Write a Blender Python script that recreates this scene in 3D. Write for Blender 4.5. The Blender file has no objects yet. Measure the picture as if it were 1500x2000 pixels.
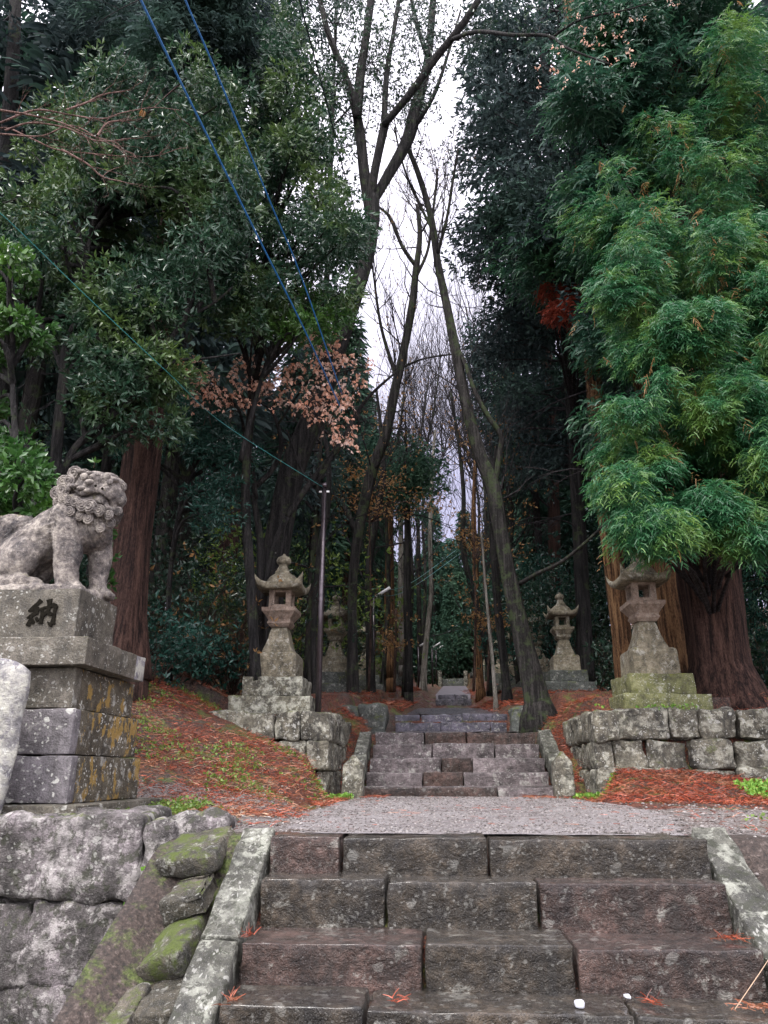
import bpy, bmesh, math, random
import numpy as np
from mathutils import Vector, Matrix, noise as mn
SC = bpy.context.scene
COL = SC.collection
PI = math.pi
rnd = random.Random(7)
rng = np.random.default_rng(11)

# ------------------------------------------------------------------ camera
PITCH = math.radians(19.4); YAW = math.radians(4.0); F = 1444.0
cp, sp, cy, sy = math.cos(PITCH), math.sin(PITCH), math.cos(YAW), math.sin(YAW)
RIGHT = Vector((cy, sy, 0)); FWD = Vector((-sy*cp, cy*cp, sp)); UP = RIGHT.cross(FWD)
cd = bpy.data.cameras.new('camera'); cam = bpy.data.objects.new('camera', cd); COL.objects.link(cam)
cd.sensor_fit = 'VERTICAL'; cd.sensor_height = 36; cd.lens = 36*F/2000; cd.clip_start = .05; cd.clip_end = 2000
M = Matrix((RIGHT, UP, -FWD)).transposed().to_4x4(); cam.matrix_world = M
SC.camera = cam
def P(px, py, Y):
    """a spot of the place, measured off the photograph, at the forward distance Y (metres)"""
    d = RIGHT*((px-750)/F) + UP*((1000-py)/F) + FWD
    return d*(Y/d.y)

# ------------------------------------------------------------------ object helpers
def tag(o, label=None, cat=None, group=None, kind=None):
    if label: o['label'] = label
    if cat: o['category'] = cat
    if group: o['group'] = group
    if kind: o['kind'] = kind
    return o
def empty(name, loc=(0, 0, 0), label=None, cat=None, group=None, rz=0):
    o = bpy.data.objects.new(name, None); COL.objects.link(o); o.location = loc; o.rotation_euler = (0, 0, rz)
    o.empty_display_size = .2
    return tag(o, label, cat, group)
class MB:
    def __init__(s): s.v = []; s.f = []; s.n = 0; s.mi = []
    def add(s, v, f, mi=0):
        v = np.asarray(v, dtype=np.float64).reshape(-1, 3)
        s.v.append(v)
        n = s.n
        if isinstance(f, np.ndarray): s.f.append(f + n); s.mi += [mi]*len(f)
        else: s.f.append([tuple(i+n for i in q) for q in f]); s.mi += [mi]*len(f)
        s.n += len(v)
    def build(s, name, mats, parent=None, smooth=True, local=None):
        V = np.concatenate(s.v) if s.v else np.zeros((0, 3))
        if local is not None: V = V - np.array(local)
        me = bpy.data.meshes.new(name)
        me.vertices.add(len(V)); me.vertices.foreach_set('co', V.astype(np.float32).ravel())
        loops = []; starts = []; tot = []
        pos = 0
        for blk in s.f:
            if isinstance(blk, np.ndarray):
                k = blk.shape[1]; m = len(blk)
                loops.append(blk.ravel()); starts.append(pos + np.arange(m)*k); tot.append(np.full(m, k)); pos += m*k
            else:
                for q in blk:
                    loops.append(np.array(q)); starts.append(np.array([pos])); tot.append(np.array([len(q)])); pos += len(q)
        L = np.concatenate(loops).astype(np.int32)
        me.loops.add(len(L)); me.loops.foreach_set('vertex_index', L)
        S = np.concatenate(starts).astype(np.int32); T = np.concatenate(tot).astype(np.int32)
        me.polygons.add(len(S)); me.polygons.foreach_set('loop_start', S); me.polygons.foreach_set('loop_total', T)
        me.polygons.foreach_set('use_smooth', np.full(len(S), smooth))
        if not isinstance(mats, (list, tuple)): mats = [mats]
        for m in mats: me.materials.append(m)
        if len(mats) > 1: me.polygons.foreach_set('material_index', np.array(s.mi, dtype=np.int32))
        me.update(calc_edges=True); me.validate()
        o = bpy.data.objects.new(name, me); COL.objects.link(o)
        if parent is not None: o.parent = parent
        return o

# ------------------------------------------------------------------ shape helpers
def tube(mb, pts, rad, sides=8, cap=True, mi=0, jag=0.0, sd=0):
    pts = [Vector(p) for p in pts]; n = len(pts)
    V = []; F_ = []
    t0 = (pts[1]-pts[0]).normalized()
    a = Vector((0, 0, 1)) if abs(t0.z) < .8 else Vector((1, 0, 0))
    u = t0.cross(a).normalized()
    for i in range(n):
        t = (pts[min(i+1, n-1)]-pts[max(i-1, 0)]).normalized()
        u = (u - t*u.dot(t)).normalized(); w = t.cross(u)
        for k in range(sides):
            an = 2*PI*k/sides; r = rad[i]
            if jag: r *= 1 + jag*mn.noise(Vector((math.cos(an)*1.6+sd, math.sin(an)*1.6, pts[i].z*.45+sd)))
            V.append(pts[i] + (u*math.cos(an)+w*math.sin(an))*r)
    for i in range(n-1):
        for k in range(sides):
            a0 = i*sides+k; a1 = i*sides+(k+1) % sides
            F_.append((a0, a1, a1+sides, a0+sides))
    if cap:
        F_.append(tuple(range(sides))[::-1]); F_.append(tuple(range((n-1)*sides, n*sides)))
    mb.add([tuple(v) for v in V], F_, mi)
def spline(pts, rad, per=6):
    """Catmull-Rom resampling of a limb"""
    P_ = [np.array(p, float) for p in pts]; R_ = list(rad)
    P_ = [2*P_[0]-P_[1]] + P_ + [2*P_[-1]-P_[-2]]; R_ = [R_[0]] + R_ + [R_[-1]]
    out = []; ro = []
    for i in range(1, len(P_)-2):
        for j in range(per):
            t = j/per
            a, b, c, d = P_[i-1:i+3]
            out.append(.5*((2*b)+(-a+c)*t+(2*a-5*b+4*c-d)*t*t+(-a+3*b-3*c+d)*t**3)); ro.append(R_[i]*(1-t)+R_[i+1]*t)
    out.append(P_[-2]); ro.append(R_[-2])
    return [Vector(o) for o in out], ro
def ball(mb, c, r, seg=12, rings=8, mi=0):
    c = np.array(c, float); r = np.array(r if hasattr(r, '__len__') else (r, r, r), float)
    V = [c+r*np.array((0, 0, 1))]
    for i in range(1, rings):
        th = PI*i/rings
        for k in range(seg):
            ph = 2*PI*k/seg; V.append(c+r*np.array((math.sin(th)*math.cos(ph), math.sin(th)*math.sin(ph), math.cos(th))))
    V.append(c-r*np.array((0, 0, 1)))
    F_ = [(0, 1+k, 1+(k+1) % seg) for k in range(seg)]
    for i in range(rings-2):
        for k in range(seg):
            a = 1+i*seg+k; b = 1+i*seg+(k+1) % seg
            F_.append((a, a+seg, b+seg, b))
    e = len(V)-1; o = 1+(rings-2)*seg
    F_ += [(e, o+(k+1) % seg, o+k) for k in range(seg)]
    mb.add(V, F_, mi)
def rock(mb, c, size, seed=0, res=.06, amp=.012, rd=.03, rot=None, mi=0, freq=4.0, taper=0, skew=None):
    """hewn block: a rounded box whose faces are roughened by noise"""
    h = Vector(size)/2; rd = min(rd, min(h)*.9)
    idx = {}; V = []; F_ = []
    ax = []
    for a in range(3):
        L_ = 2*(h[a]-rd); m = max(1, min(60, int(round(L_/res))))
        ax.append([-h[a], -h[a]+rd*.4]+[-(h[a]-rd)+L_*i/m for i in range(m+1)]+[h[a]-rd*.4, h[a]])
    n = [len(a)-1 for a in ax]
    def vid(i, j, k):
        key = (i, j, k)
        if key in idx: return idx[key]
        p = Vector((ax[0][i], ax[1][j], ax[2][k]))
        q = Vector([max(-(h[a]-rd), min(h[a]-rd, p[a])) for a in range(3)])
        d = p-q
        nn = d.normalized() if d.length > 1e-9 else Vector((0, 0, 1))
        if d.length > 1e-9:
            p = q + nn*rd
        s = Vector((seed*7.13, seed*3.7, seed*1.9))
        f = mn.fractal((p+s)*freq, .9, 2.1, 4)
        g = mn.noise((p+s)*1.3)
        ne = sum(abs(p0_) > h[a_]-rd*1.5 for a_, p0_ in enumerate((ax[0][i], ax[1][j], ax[2][k])))
        if ne > 1: p = p - nn*max(0, mn.noise((p+s)*8))*min(.03, rd*1.2)
        p = p + nn*(amp*f*1.4) + nn*(amp*g)
        if taper:
            t = (p.z+h.z)/(2*h.z); p.x *= 1-taper*t; p.y *= 1-taper*t
        if skew: p.z += skew*p.x
        if rot is not None: p = rot @ p
        V.append(tuple(p+Vector(c))); idx[key] = len(V)-1
        return idx[key]
    for i in range(n[0]):
        for j in range(n[1]):
            F_.append((vid(i, j, 0), vid(i, j+1, 0), vid(i+1, j+1, 0), vid(i+1, j, 0)))
            F_.append((vid(i, j, n[2]), vid(i+1, j, n[2]), vid(i+1, j+1, n[2]), vid(i, j+1, n[2])))
    for i in range(n[0]):
        for k in range(n[2]):
            F_.append((vid(i, 0, k), vid(i+1, 0, k), vid(i+1, 0, k+1), vid(i, 0, k+1)))
            F_.append((vid(i, n[1], k), vid(i, n[1], k+1), vid(i+1, n[1], k+1), vid(i+1, n[1], k)))
    for j in range(n[1]):
        for k in range(n[2]):
            F_.append((vid(0, j, k), vid(0, j, k+1), vid(0, j+1, k+1), vid(0, j+1, k)))
            F_.append((vid(n[0], j, k), vid(n[0], j+1, k), vid(n[0], j+1, k+1), vid(n[0], j, k+1)))
    mb.add(V, F_, mi)
def rock_obj(name, c, size, mat, parent, **k):
    mb = MB(); rock(mb, c, size, **k)
    return mb.build(name, mat, parent)
def squareloft(mb, prof, mi=0, bow=0.0, sub=6, seed=0, amp=.003):
    """stack of squares: prof = [(z, half width)...]; sides subdivided so that noise can wear the edges"""
    V = []; F_ = []; n = 4*sub
    for (z, h) in prof:
        for s in range(4):
            for k in range(sub):
                t = -1+2*k/sub
                x, y = [(t, -1), (1, t), (-t, 1), (-1, -t)][s]
                if k == 0: x *= .985; y *= .985
                p = Vector((x*h, y*h, z)); q = p*5+Vector((seed, seed*2, 0))
                p += Vector((mn.noise(q), mn.noise(q+Vector((9, 0, 0))), mn.noise(q+Vector((0, 9, 0)))))*amp
                V.append(tuple(p))
    for i in range(len(prof)-1):
        for k in range(n):
            a = i*n+k; b = i*n+(k+1) % n
            F_.append((a, b, b+n, a+n))
    F_.append(tuple(range(n))[::-1]); F_.append(tuple(range((len(prof)-1)*n, len(prof)*n)))
    mb.add(V, F_, mi)

# ------------------------------------------------------------------ materials
class NT:
    def __init__(s, name):
        s.m = bpy.data.materials.new(name); s.m.use_nodes = True; s.t = s.m.node_tree; s.t.nodes.clear()
        s.out = s.t.nodes.new('ShaderNodeOutputMaterial')
        s.geo = s.t.nodes.new('ShaderNodeNewGeometry')
    def n(s, typ, **k):
        o = s.t.nodes.new(typ)
        for a, b in k.items(): setattr(o, a, b)
        return o
    def set(s, sock, v):
        if hasattr(v, 'is_linked') or isinstance(v, bpy.types.NodeSocket): s.t.links.new(v, sock)
        else:
            if isinstance(v, tuple) and len(v) == 3 and sock.type == 'RGBA': v = v+(1,)
            sock.default_value = v
    def vec(s, scale=(1, 1, 1), off=(0, 0, 0), src=None):
        m = s.n('ShaderNodeMapping'); s.set(m.inputs['Vector'], src or s.geo.outputs['Position'])
        m.inputs['Scale'].default_value = scale; m.inputs['Location'].default_value = off
        return m.outputs[0]
    def noise(s, scale, detail=4, rough=.55, vec=None, dist=0):
        o = s.n('ShaderNodeTexNoise'); s.set(o.inputs['Vector'], vec or s.geo.outputs['Position'])
        o.inputs['Scale'].default_value = scale; o.inputs['Detail'].default_value = detail; o.inputs['Roughness'].default_value = rough
        o.inputs['Distortion'].default_value = dist
        return o.outputs[0]
    def voro(s, scale, vec=None, feat='F1', rnd_=1.0):
        o = s.n('ShaderNodeTexVoronoi', feature=feat); s.set(o.inputs['Vector'], vec or s.geo.outputs['Position'])
        o.inputs['Scale'].default_value = scale; o.inputs['Randomness'].default_value = rnd_
        return o.outputs['Distance']
    def ramp(s, f, stops, interp='LINEAR'):
        o = s.n('ShaderNodeValToRGB'); s.set(o.inputs[0], f); cr = o.color_ramp; cr.interpolation = interp
        while len(cr.elements) < len(stops): cr.elements.new(.5)
        for e, (p, c) in zip(cr.elements, stops):
            e.position = p; e.color = (c, c, c, 1) if not isinstance(c, tuple) else c+(1,)
        return o.outputs[0]
    def mix(s, f, a, b, mode='MIX'):
        o = s.n('ShaderNodeMix', data_type='RGBA', blend_type=mode)
        s.set(o.inputs[0], f); s.set(o.inputs[6], a); s.set(o.inputs[7], b)
        return o.outputs[2]
    def math(s, op, a, b=0.0, clamp=False):
        o = s.n('ShaderNodeMath', operation=op, use_clamp=clamp); s.set(o.inputs[0], a); s.set(o.inputs[1], b)
        return o.outputs[0]
    def up(s):
        o = s.n('ShaderNodeSeparateXYZ'); s.set(o.inputs[0], s.geo.outputs['Normal']); return o.outputs[2]
    def xyz(s, i):
        o = s.n('ShaderNodeSeparateXYZ'); s.set(o.inputs[0], s.geo.outputs['Position']); return o.outputs[i]
    def bsdf(s, col, rough=.6, bump=None, bstr=.5, bdist=.02, spec=.5, coat=0):
        b = s.n('ShaderNodeBsdfPrincipled'); s.set(b.inputs['Base Color'], col); s.set(b.inputs['Roughness'], rough)
        b.inputs['Specular IOR Level'].default_value = spec
        if coat: s.set(b.inputs['Coat Weight'], coat); b.inputs['Coat Roughness'].default_value = .12
        if bump is not None:
            u = s.n('ShaderNodeBump'); s.set(u.inputs['Height'], bump); u.inputs['Strength'].default_value = bstr; u.inputs['Distance'].default_value = bdist
            s.t.links.new(u.outputs[0], b.inputs['Normal'])
        s.t.links.new(b.outputs[0], s.out.inputs[0])
        return b

def stone(name, dark, mid, light, lich=.35, lichcol=(.5, .5, .44), spots=.5, moss=.0, mosscol=(.09, .11, .02), wet=.0, stain=.5,
          scale=1.0, orange=0.0, chisel=.5, rough=.8, off=(0, 0, 0), darkpatch=0.0):
    t = NT(name); V = t.vec(off=off)
    vcell = t.vec(scale=(1.0, .6, 1.9), off=off)
    big = t.noise(1.7*scale, 5, .6, V); med = t.noise(9*scale, 7, .68, V); fine = t.noise(60*scale, 5, .7, V); grit = t.noise(190*scale, 2, .6, V)
    col = t.ramp(t.math('ADD', t.math('MULTIPLY', big, .45), t.math('MULTIPLY', med, .55)), [(.38, dark), (.5, mid), (.62, light)])
    col = t.mix(t.ramp(fine, [(.34, .85), (.52, 0.0)]), col, t.mix(.6, col, (0.01, .01, .01)))
    col = t.mix(t.ramp(grit, [(.58, 0.0), (.72, .45)]), col, (.42, .41, .39))
    # dark weather streaks
    st = t.noise(2.2*scale, 6, .7, t.vec(scale=(3.0, 3.0, .55), off=off))
    col = t.mix(t.ramp(st, [(.52, 0.0), (.66, stain)]), col, (.028, .026, .022))
    if darkpatch:
        dp = t.noise(13*scale, 5, .62, t.vec(off=(3, 5, 1)))
        col = t.mix(t.ramp(dp, [(.54, 0.0), (.58, darkpatch)]), col, (.035, .038, .022))
    # lichen crust: patches with ragged edges
    la = t.noise(5.5*scale, 9, .74, t.vec(off=(off[0]+11, off[1], off[2])), dist=.3)
    lf = t.ramp(la, [(.62-.22*lich, 0.0), (.65-.22*lich, 1.0)])
    lf = t.math('MULTIPLY', lf, t.ramp(med, [(.4, .15), (.6, 1.0)]))
    col = t.mix(t.math('MULTIPLY', lf, min(1, .4+lich)), col, t.mix(fine, tuple(c*.7 for c in lichcol), lichcol))
    if spots:
        wob = t.mix(.12, V, t.n('ShaderNodeTexNoise').outputs[1])
        v1 = t.voro(9*scale, wob); msk = t.noise(3*scale, 3, .5, t.vec(off=(0, 31, 0)))
        sf = t.math('MULTIPLY', t.ramp(v1, [(.2, 1.0), (.25, 0.0)]), t.ramp(msk, [(.5, 0.0), (.56, spots)]))
        v2 = t.voro(26*scale, wob)
        sf2 = t.math('MULTIPLY', t.ramp(v2, [(.2, 1.0), (.27, 0.0)]), t.ramp(msk, [(.42, 0.0), (.5, spots)]))
        col = t.mix(t.math('MAXIMUM', sf, sf2), col, (.55, .55, .5))
    if orange:
        oa = t.noise(7*scale, 6, .65, t.vec(scale=(1, 1, .7), off=(5, 9, 2)))
        col = t.mix(t.ramp(oa, [(.6-.1*orange, 0.0), (.63-.1*orange, .9)]), col, (.30, .19, .045))
    if moss:
        ma = t.noise(5*scale, 9, .74, t.vec(off=(off[0], off[1]+17, off[2])))
        upf = t.math('MULTIPLY', t.math('MAXIMUM', t.up(), 0.0), .10)
        mf = t.ramp(t.math('ADD', ma, upf), [(.66-.25*moss, 0.0), (.76-.25*moss, .92)])
        col = t.mix(mf, col, t.mix(fine, tuple(c*.3 for c in mosscol), tuple(c*1.6 for c in mosscol)))
    bm = t.math('ADD', t.math('MULTIPLY', med, .9), t.math('MULTIPLY', fine, .35))
    if chisel:
        ch = t.noise(19*scale, 5, .75, t.vec(scale=(.8, .8, 1.15), off=off), dist=.5)
        bm = t.math('ADD', bm, t.math('MULTIPLY', ch, chisel))
    rg = t.ramp(med, [(.35, max(.12, rough-.5*wet-.1)), (.65, max(.2, rough-.3*wet))]) if wet else rough
    t.bsdf(col, rg, bm, 1.0, .06 if wet else .04, spec=.5, coat=(t.math('ADD', t.math('MULTIPLY', t.math('MAXIMUM', t.up(), 0.0), wet*.9), wet*.12) if wet else 0))
    return t.m

m_step = stone('wet_step_stone', (.009, .0065, .0035), (.034, .025, .014), (.12, .09, .06), lich=.12, spots=.22, moss=.0, wet=.75, stain=.6, chisel=1.6, rough=.7)
m_step_r = stone('wet_step_stone_reddish', (.014, .008, .006), (.058, .032, .023), (.17, .10, .08), lich=.14, spots=.2, moss=.0, wet=.7, stain=.5, chisel=1.6, rough=.7, off=(4, 2, 1))
m_step_b = stone('wet_step_stone_blue', (.03, .03, .042), (.10, .095, .125), (.22, .2, .26), lich=.12, spots=.5, moss=.0, wet=.6, stain=.3, chisel=.8, rough=.65, off=(9, 1, 3))
m_step_u = stone('upper_step_stone', (.035, .026, .026), (.13, .105, .105), (.3, .25, .25), lich=.26, spots=.45, moss=.0, wet=.55, stain=.3, chisel=.9, rough=.7, off=(2, 7, 3))
m_curb = stone('curb_stone', (.02, .02, .014), (.085, .084, .066), (.21, .21, .17), lich=.46, spots=.5, moss=.0, wet=.2, stain=.2, darkpatch=.85, lichcol=(.42, .43, .36))
m_rock = stone('wall_rock', (.018, .015, .013), (.10, .088, .085), (.3, .26, .27), lich=.42, spots=.35, moss=.08, stain=.95, lichcol=(.46, .43, .41), chisel=.9, darkpatch=.75)
m_wall = stone('terrace_wall_stone', (.018, .016, .01), (.095, .085, .06), (.24, .22, .16), lich=.5, spots=.6, moss=.2, stain=.9, lichcol=(.44, .43, .35), chisel=.8, off=(1, 5, 8))
m_wallD = stone('mossy_wall_stone', (.03, .035, .03), (.07, .08, .07), (.13, .14, .13), lich=.2, spots=.3, moss=.4, stain=.5, chisel=.8, off=(6, 5, 2))
m_ped = stone('pedestal_stone', (.03, .025, .016), (.095, .083, .06), (.17, .15, .12), lich=.05, spots=.45, moss=.04, stain=.7, chisel=.2, rough=.7)
m_pedS = stone('pedestal_stone_lichened', (.025, .02, .01), (.075, .06, .036), (.14, .12, .08), lich=.3, spots=.75, moss=.1, stain=.6, chisel=.12, rough=.7, orange=.55, lichcol=(.6, .6, .54))
m_pedR = stone('pedestal_stone_reddish', (.055, .03, .028), (.12, .07, .065), (.17, .12, .11), lich=.05, spots=.6, stain=.5, chisel=.12, off=(5, 5, 5))
m_pedB = stone('pedestal_stone_grey', (.06, .054, .055), (.145, .132, .138), (.23, .21, .22), lich=.08, spots=.8, stain=.4, chisel=.15, off=(3, 3, 5))
m_lion = stone('statue_stone', (.035, .03, .033), (.18, .155, .14), (.46, .41, .35), lich=.2, spots=.12, moss=.12, mosscol=(.13, .12, .03), stain=.4, scale=2.0, chisel=.4, rough=.85, lichcol=(.55, .5, .44))
m_lan = stone('lantern_stone', (.05, .042, .022), (.18, .155, .10), (.34, .3, .21), lich=.3, spots=.3, moss=.16, mosscol=(.14, .14, .035), stain=.5, scale=1.3, chisel=.4)
m_lanT = stone('lantern_stone_warm', (.12, .085, .06), (.25, .18, .135), (.38, .3, .235), lich=.15, spots=.15, moss=.02, stain=.35, scale=1.3, chisel=.25)
m_lanB = stone('lantern_base_stone', (.02, .018, .012), (.12, .11, .075), (.28, .265, .19), lich=.62, spots=.4, moss=.22, stain=.7, scale=1.2, chisel=.7, lichcol=(.47, .47, .38))
m_lanG = stone('lantern_base_green', (.06, .06, .02), (.15, .155, .055), (.26, .26, .12), lich=.2, spots=.6, moss=.42, mosscol=(.15, .16, .03), stain=.5, scale=1.2, chisel=.5)
m_stele = stone('stele_stone', (.07, .065, .075), (.19, .18, .2), (.3, .28, .3), lich=.85, spots=.6, stain=.3, chisel=.4, lichcol=(.5, .49, .42))

def bark(name, dark, mid, light, zs=.35, sc=14, moss=0, rough=.9, bd=.07):
    t = NT(name)
    a = t.noise(sc, 6, .7, t.vec(scale=(1, 1, zs*.22)), dist=.25); b = t.noise(3, 4, .6); c = t.noise(55, 4, .7, t.vec(scale=(1, 1, zs)))
    col = t.ramp(t.math('ADD', t.math('MULTIPLY', a, .7), t.math('MULTIPLY', c, .3)), [(.42, dark), (.5, mid), (.6, light)])
    if moss:
        col = t.mix(t.ramp(t.noise(4, 6, .7, t.vec(off=(4, 4, 4))), [(.6-.2*moss, 0.0), (.7-.2*moss, .8)]), col, (.05, .07, .03))
        col = t.mix(t.ramp(t.noise(9, 6, .7, t.vec(off=(8, 4, 4))), [(.66, 0.0), (.72, .5)]), col, (.3, .3, .27))
    t.bsdf(col, rough, t.math('ADD', a, t.math('MULTIPLY', c, .5)), 1.0, bd, spec=.2)
    return t.m
m_bark_red = bark('cedar_bark', (.012, .007, .006), (.045, .024, .019), (.10, .056, .042))
m_bark_or = bark('cedar_bark_orange', (.03, .015, .008), (.12, .062, .03), (.24, .14, .07), sc=17)
m_bark_dk = bark('dark_bark', (.006, .006, .006), (.018, .017, .017), (.045, .042, .04), moss=.2)
m_bark_gr = bark('grey_bark', (.010, .009, .009), (.026, .024, .023), (.06, .055, .052), moss=.45)
m_bark_pale = bark('pale_bark', (.07, .065, .055), (.2, .185, .16), (.34, .32, .29), moss=.15)
m_twig = bark('bare_twig_bark', (.06, .035, .03), (.2, .12, .10), (.34, .22, .2), zs=1)
m_twigdk = bark('dark_twig_bark', (.012, .011, .012), (.03, .026, .028), (.06, .055, .06), zs=1)
m_twigbr = bark('brown_twig_bark', (.02, .012, .01), (.06, .038, .03), (.14, .09, .07), zs=1)

def leaf(name, a, b, c=None, rough=.38, trans=.25, cs=.8, spec=.5):
    """leaf colour varies leaf by leaf and bough by bough"""
    t = NT(name)
    r = t.geo.outputs['Random Per Island']
    cl = t.noise(cs, 3, .6)
    col = t.mix(r, a, b)
    if c: col = t.mix(t.ramp(cl, [(.48, 0.0), (.66, .9)]), col, t.mix(r, tuple(x*.7 for x in c), c))
    pb = t.n('ShaderNodeBsdfPrincipled'); t.set(pb.inputs['Base Color'], col); pb.inputs['Roughness'].default_value = rough
    pb.inputs['Specular IOR Level'].default_value = spec
    tr = t.n('ShaderNodeBsdfTranslucent'); t.set(tr.inputs['Color'], col)
    mx = t.n('ShaderNodeMixShader'); mx.inputs[0].default_value = trans
    t.t.links.new(pb.outputs[0], mx.inputs[1]); t.t.links.new(tr.outputs[0], mx.inputs[2]); t.t.links.new(mx.outputs[0], t.out.inputs[0])
    return t.m
m_lf_oak = leaf('oak_leaf', (.012, .045, .024), (.045, .095, .055), (.10, .165, .04), rough=.3)
m_lf_dark = leaf('dark_evergreen_leaf', (.008, .03, .018), (.025, .06, .038), (.035, .08, .03), rough=.3)
m_lf_teal = leaf('glossy_teal_leaf', (.012, .05, .036), (.035, .10, .075), rough=.25)
m_lf_cam = leaf('camellia_leaf', (.02, .07, .015), (.05, .13, .03), (.09, .2, .03), rough=.28)
m_lf_sugi = leaf('cedar_leaf_bright', (.014, .085, .035), (.045, .165, .06), (.15, .27, .045), rough=.45, trans=.35, cs=1.6)
m_lf_sugi2 = leaf('cedar_leaf_mid', (.016, .06, .04), (.042, .12, .07), (.05, .14, .05), rough=.5, trans=.3, cs=1.0)
m_lf_sugiD = leaf('cedar_leaf_dark', (.02, .036, .038), (.06, .085, .085), (.055, .11, .08), rough=.8, trans=.2, cs=.6, spec=.15)
m_lf_far = leaf('far_cedar_leaf', (.02, .055, .038), (.05, .11, .075), (.06, .12, .065), rough=.8, cs=.15, spec=.2)
m_lf_red = leaf('dead_cedar_leaf', (.22, .03, .015), (.4, .08, .04), rough=.7)
m_lf_peach = leaf('peach_leaf', (.6, .26, .15), (.9, .6, .46), (.85, .68, .6), rough=.6, trans=.4, cs=3)
m_lf_brown = leaf('brown_leaf', (.2, .1, .03), (.34, .2, .08), (.3, .15, .05), rough=.6, trans=.4)
m_lf_lime = leaf('clover_leaf', (.10, .24, .03), (.24, .42, .06), rough=.5, trans=.35)
m_lf_yel = leaf('yellow_green_leaf', (.09, .16, .03), (.19, .28, .05), rough=.5, trans=.35)
m_litter = leaf('red_needle_litter', (.04, .01, .007), (.42, .085, .036), (.32, .14, .07), rough=.45, trans=.1, cs=2)
m_straw = leaf('straw_litter', (.3, .2, .12), (.5, .36, .25), rough=.6, trans=.1)

def plain(name, col, rough=.5, metal=0, var=.3, sc=20, bump=.0):
    t = NT(name); n_ = t.noise(sc, 5, .6)
    c = t.mix(t.ramp(n_, [(.35, 0.0), (.65, 1.0)]), tuple(x*(1-var) for x in col), tuple(min(1, x*(1+var)) for x in col))
    b = t.bsdf(c, rough, n_ if bump else None, bump or .1, .01); b.inputs['Metallic'].default_value = metal
    return t.m
m_pole = plain('painted_pole', (.08, .068, .075), .25, .75)
m_white = plain('white_tube', (.8, .8, .8), .4, var=.05)
m_cable = plain('blue_cable_sheath', (.03, .16, .42), .35, var=.15)
m_cableD = plain('dark_cable_sheath', (.012, .014, .025), .4, var=.15)
m_cableT = plain('teal_cable_sheath', (.03, .2, .2), .35, var=.15)
m_cableW = plain('pale_cable_sheath', (.25, .3, .33), .35, var=.15)
m_ink = plain('grime_and_hole_shade', (.009, .008, .006), 1.0, var=.4, sc=60)
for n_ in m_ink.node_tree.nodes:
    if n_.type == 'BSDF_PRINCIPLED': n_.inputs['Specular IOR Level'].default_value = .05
m_plastic = plain('white_plastic', (.5, .51, .55), .35, var=.08)

# ------------------------------------------------------------------ terrain
def interp(x, T):
    return np.interp(x, [a for a, _ in T], [b for _, b in T])
RT = [(-40, -2.0), (2.2, -1.95), (2.6, -1.85), (4.75, -.62), (4.9, -.38), (9, -.372), (12.35, -.372), (12.6, -.42), (14.3, .45), (14.5, .68), (16.3, .79), (16.6, .8), (17.0, 1.19), (25, 1.95), (30.8, 2.42), (32.3, 2.5), (33.3, 3.12), (58, 6.2), (66, 6.9), (130, 19)]
STT = [(-40, -1.9), (2.4, -1.8), (4.9, -.42), (6, -.38), (10, -.34), (11.45, -.2), (11.75, .86), (15.5, .98), (15.85, 1.3), (20, 1.72), (32, 3.0), (58, 6.9), (130, 20)]
def sstep(t): t = np.clip(t, 0, 1); return t*t*(3-2*t)
def ground(x, y):
    x = np.asarray(x, float); y = np.asarray(y, float)
    R_ = interp(y, RT); S_ = interp(y, STT); xm = np.interp(y, [17, 32, 58], [.28, .62, 1.3])
    # right side
    wR = sstep((x-(1.95+.3*sstep((y-10)/1.3)))/.3); wL = sstep((-1.42-.2*sstep((y-10)/1.3)-x)/.3)
    right = S_ + np.where(y > 11.5, 0, 0)
    fr = sstep((y-9.3)/1.8)*(1-sstep((y-11.6)/.2))*.22*np.exp(-((x-2.9)/1.6)**2)
    right = right + fr + np.clip(x-9, 0, 40)*.16
    # near right of the stairs: bank beside the curb
    # left side: litter slope rising to the left and back
    rise = sstep((y-6.8)/5.0)*(.32+.45*np.clip(-x-1.35, 0, 6))
    litter = -.37 + rise
    S2 = np.where(y > 11.75, S_, -.37)
    left = np.where(y < 5.62, S_, np.maximum(litter, S2)) + np.clip(-x-7, 0, 40)*.2
    # ground in front of the rough stone wall lies low, rising to the curb
    low = np.where(y < 5.62, np.minimum(S_, S_*.0 + -1.95 + .9*np.clip(x+2.05, 0, 1.0)*np.clip((y-2.6)/2, 0, 1.3)), 0)
    left = np.where((y < 5.6) & (x < -1.75), np.minimum(left, low), left)
    mid = np.where((y > 16.9) & ((x > 1.2) | (x < -.75)), np.maximum(R_, R_), R_)
    z = mid*(1-wR)*(1-wL) + right*wR + left*wL
    bank = np.where(y > 17.2, .22*(sstep((np.abs(x-xm)-.95)/.5)), 0)
    z = z + bank
    corr = np.where((y > 12.5) & (y < 16.6), np.maximum(0, .26*sstep((np.abs(x-.3)-1.62)/.2)), 0)
    return z + corr
def gz(x, y): return float(ground(x, y))
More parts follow.
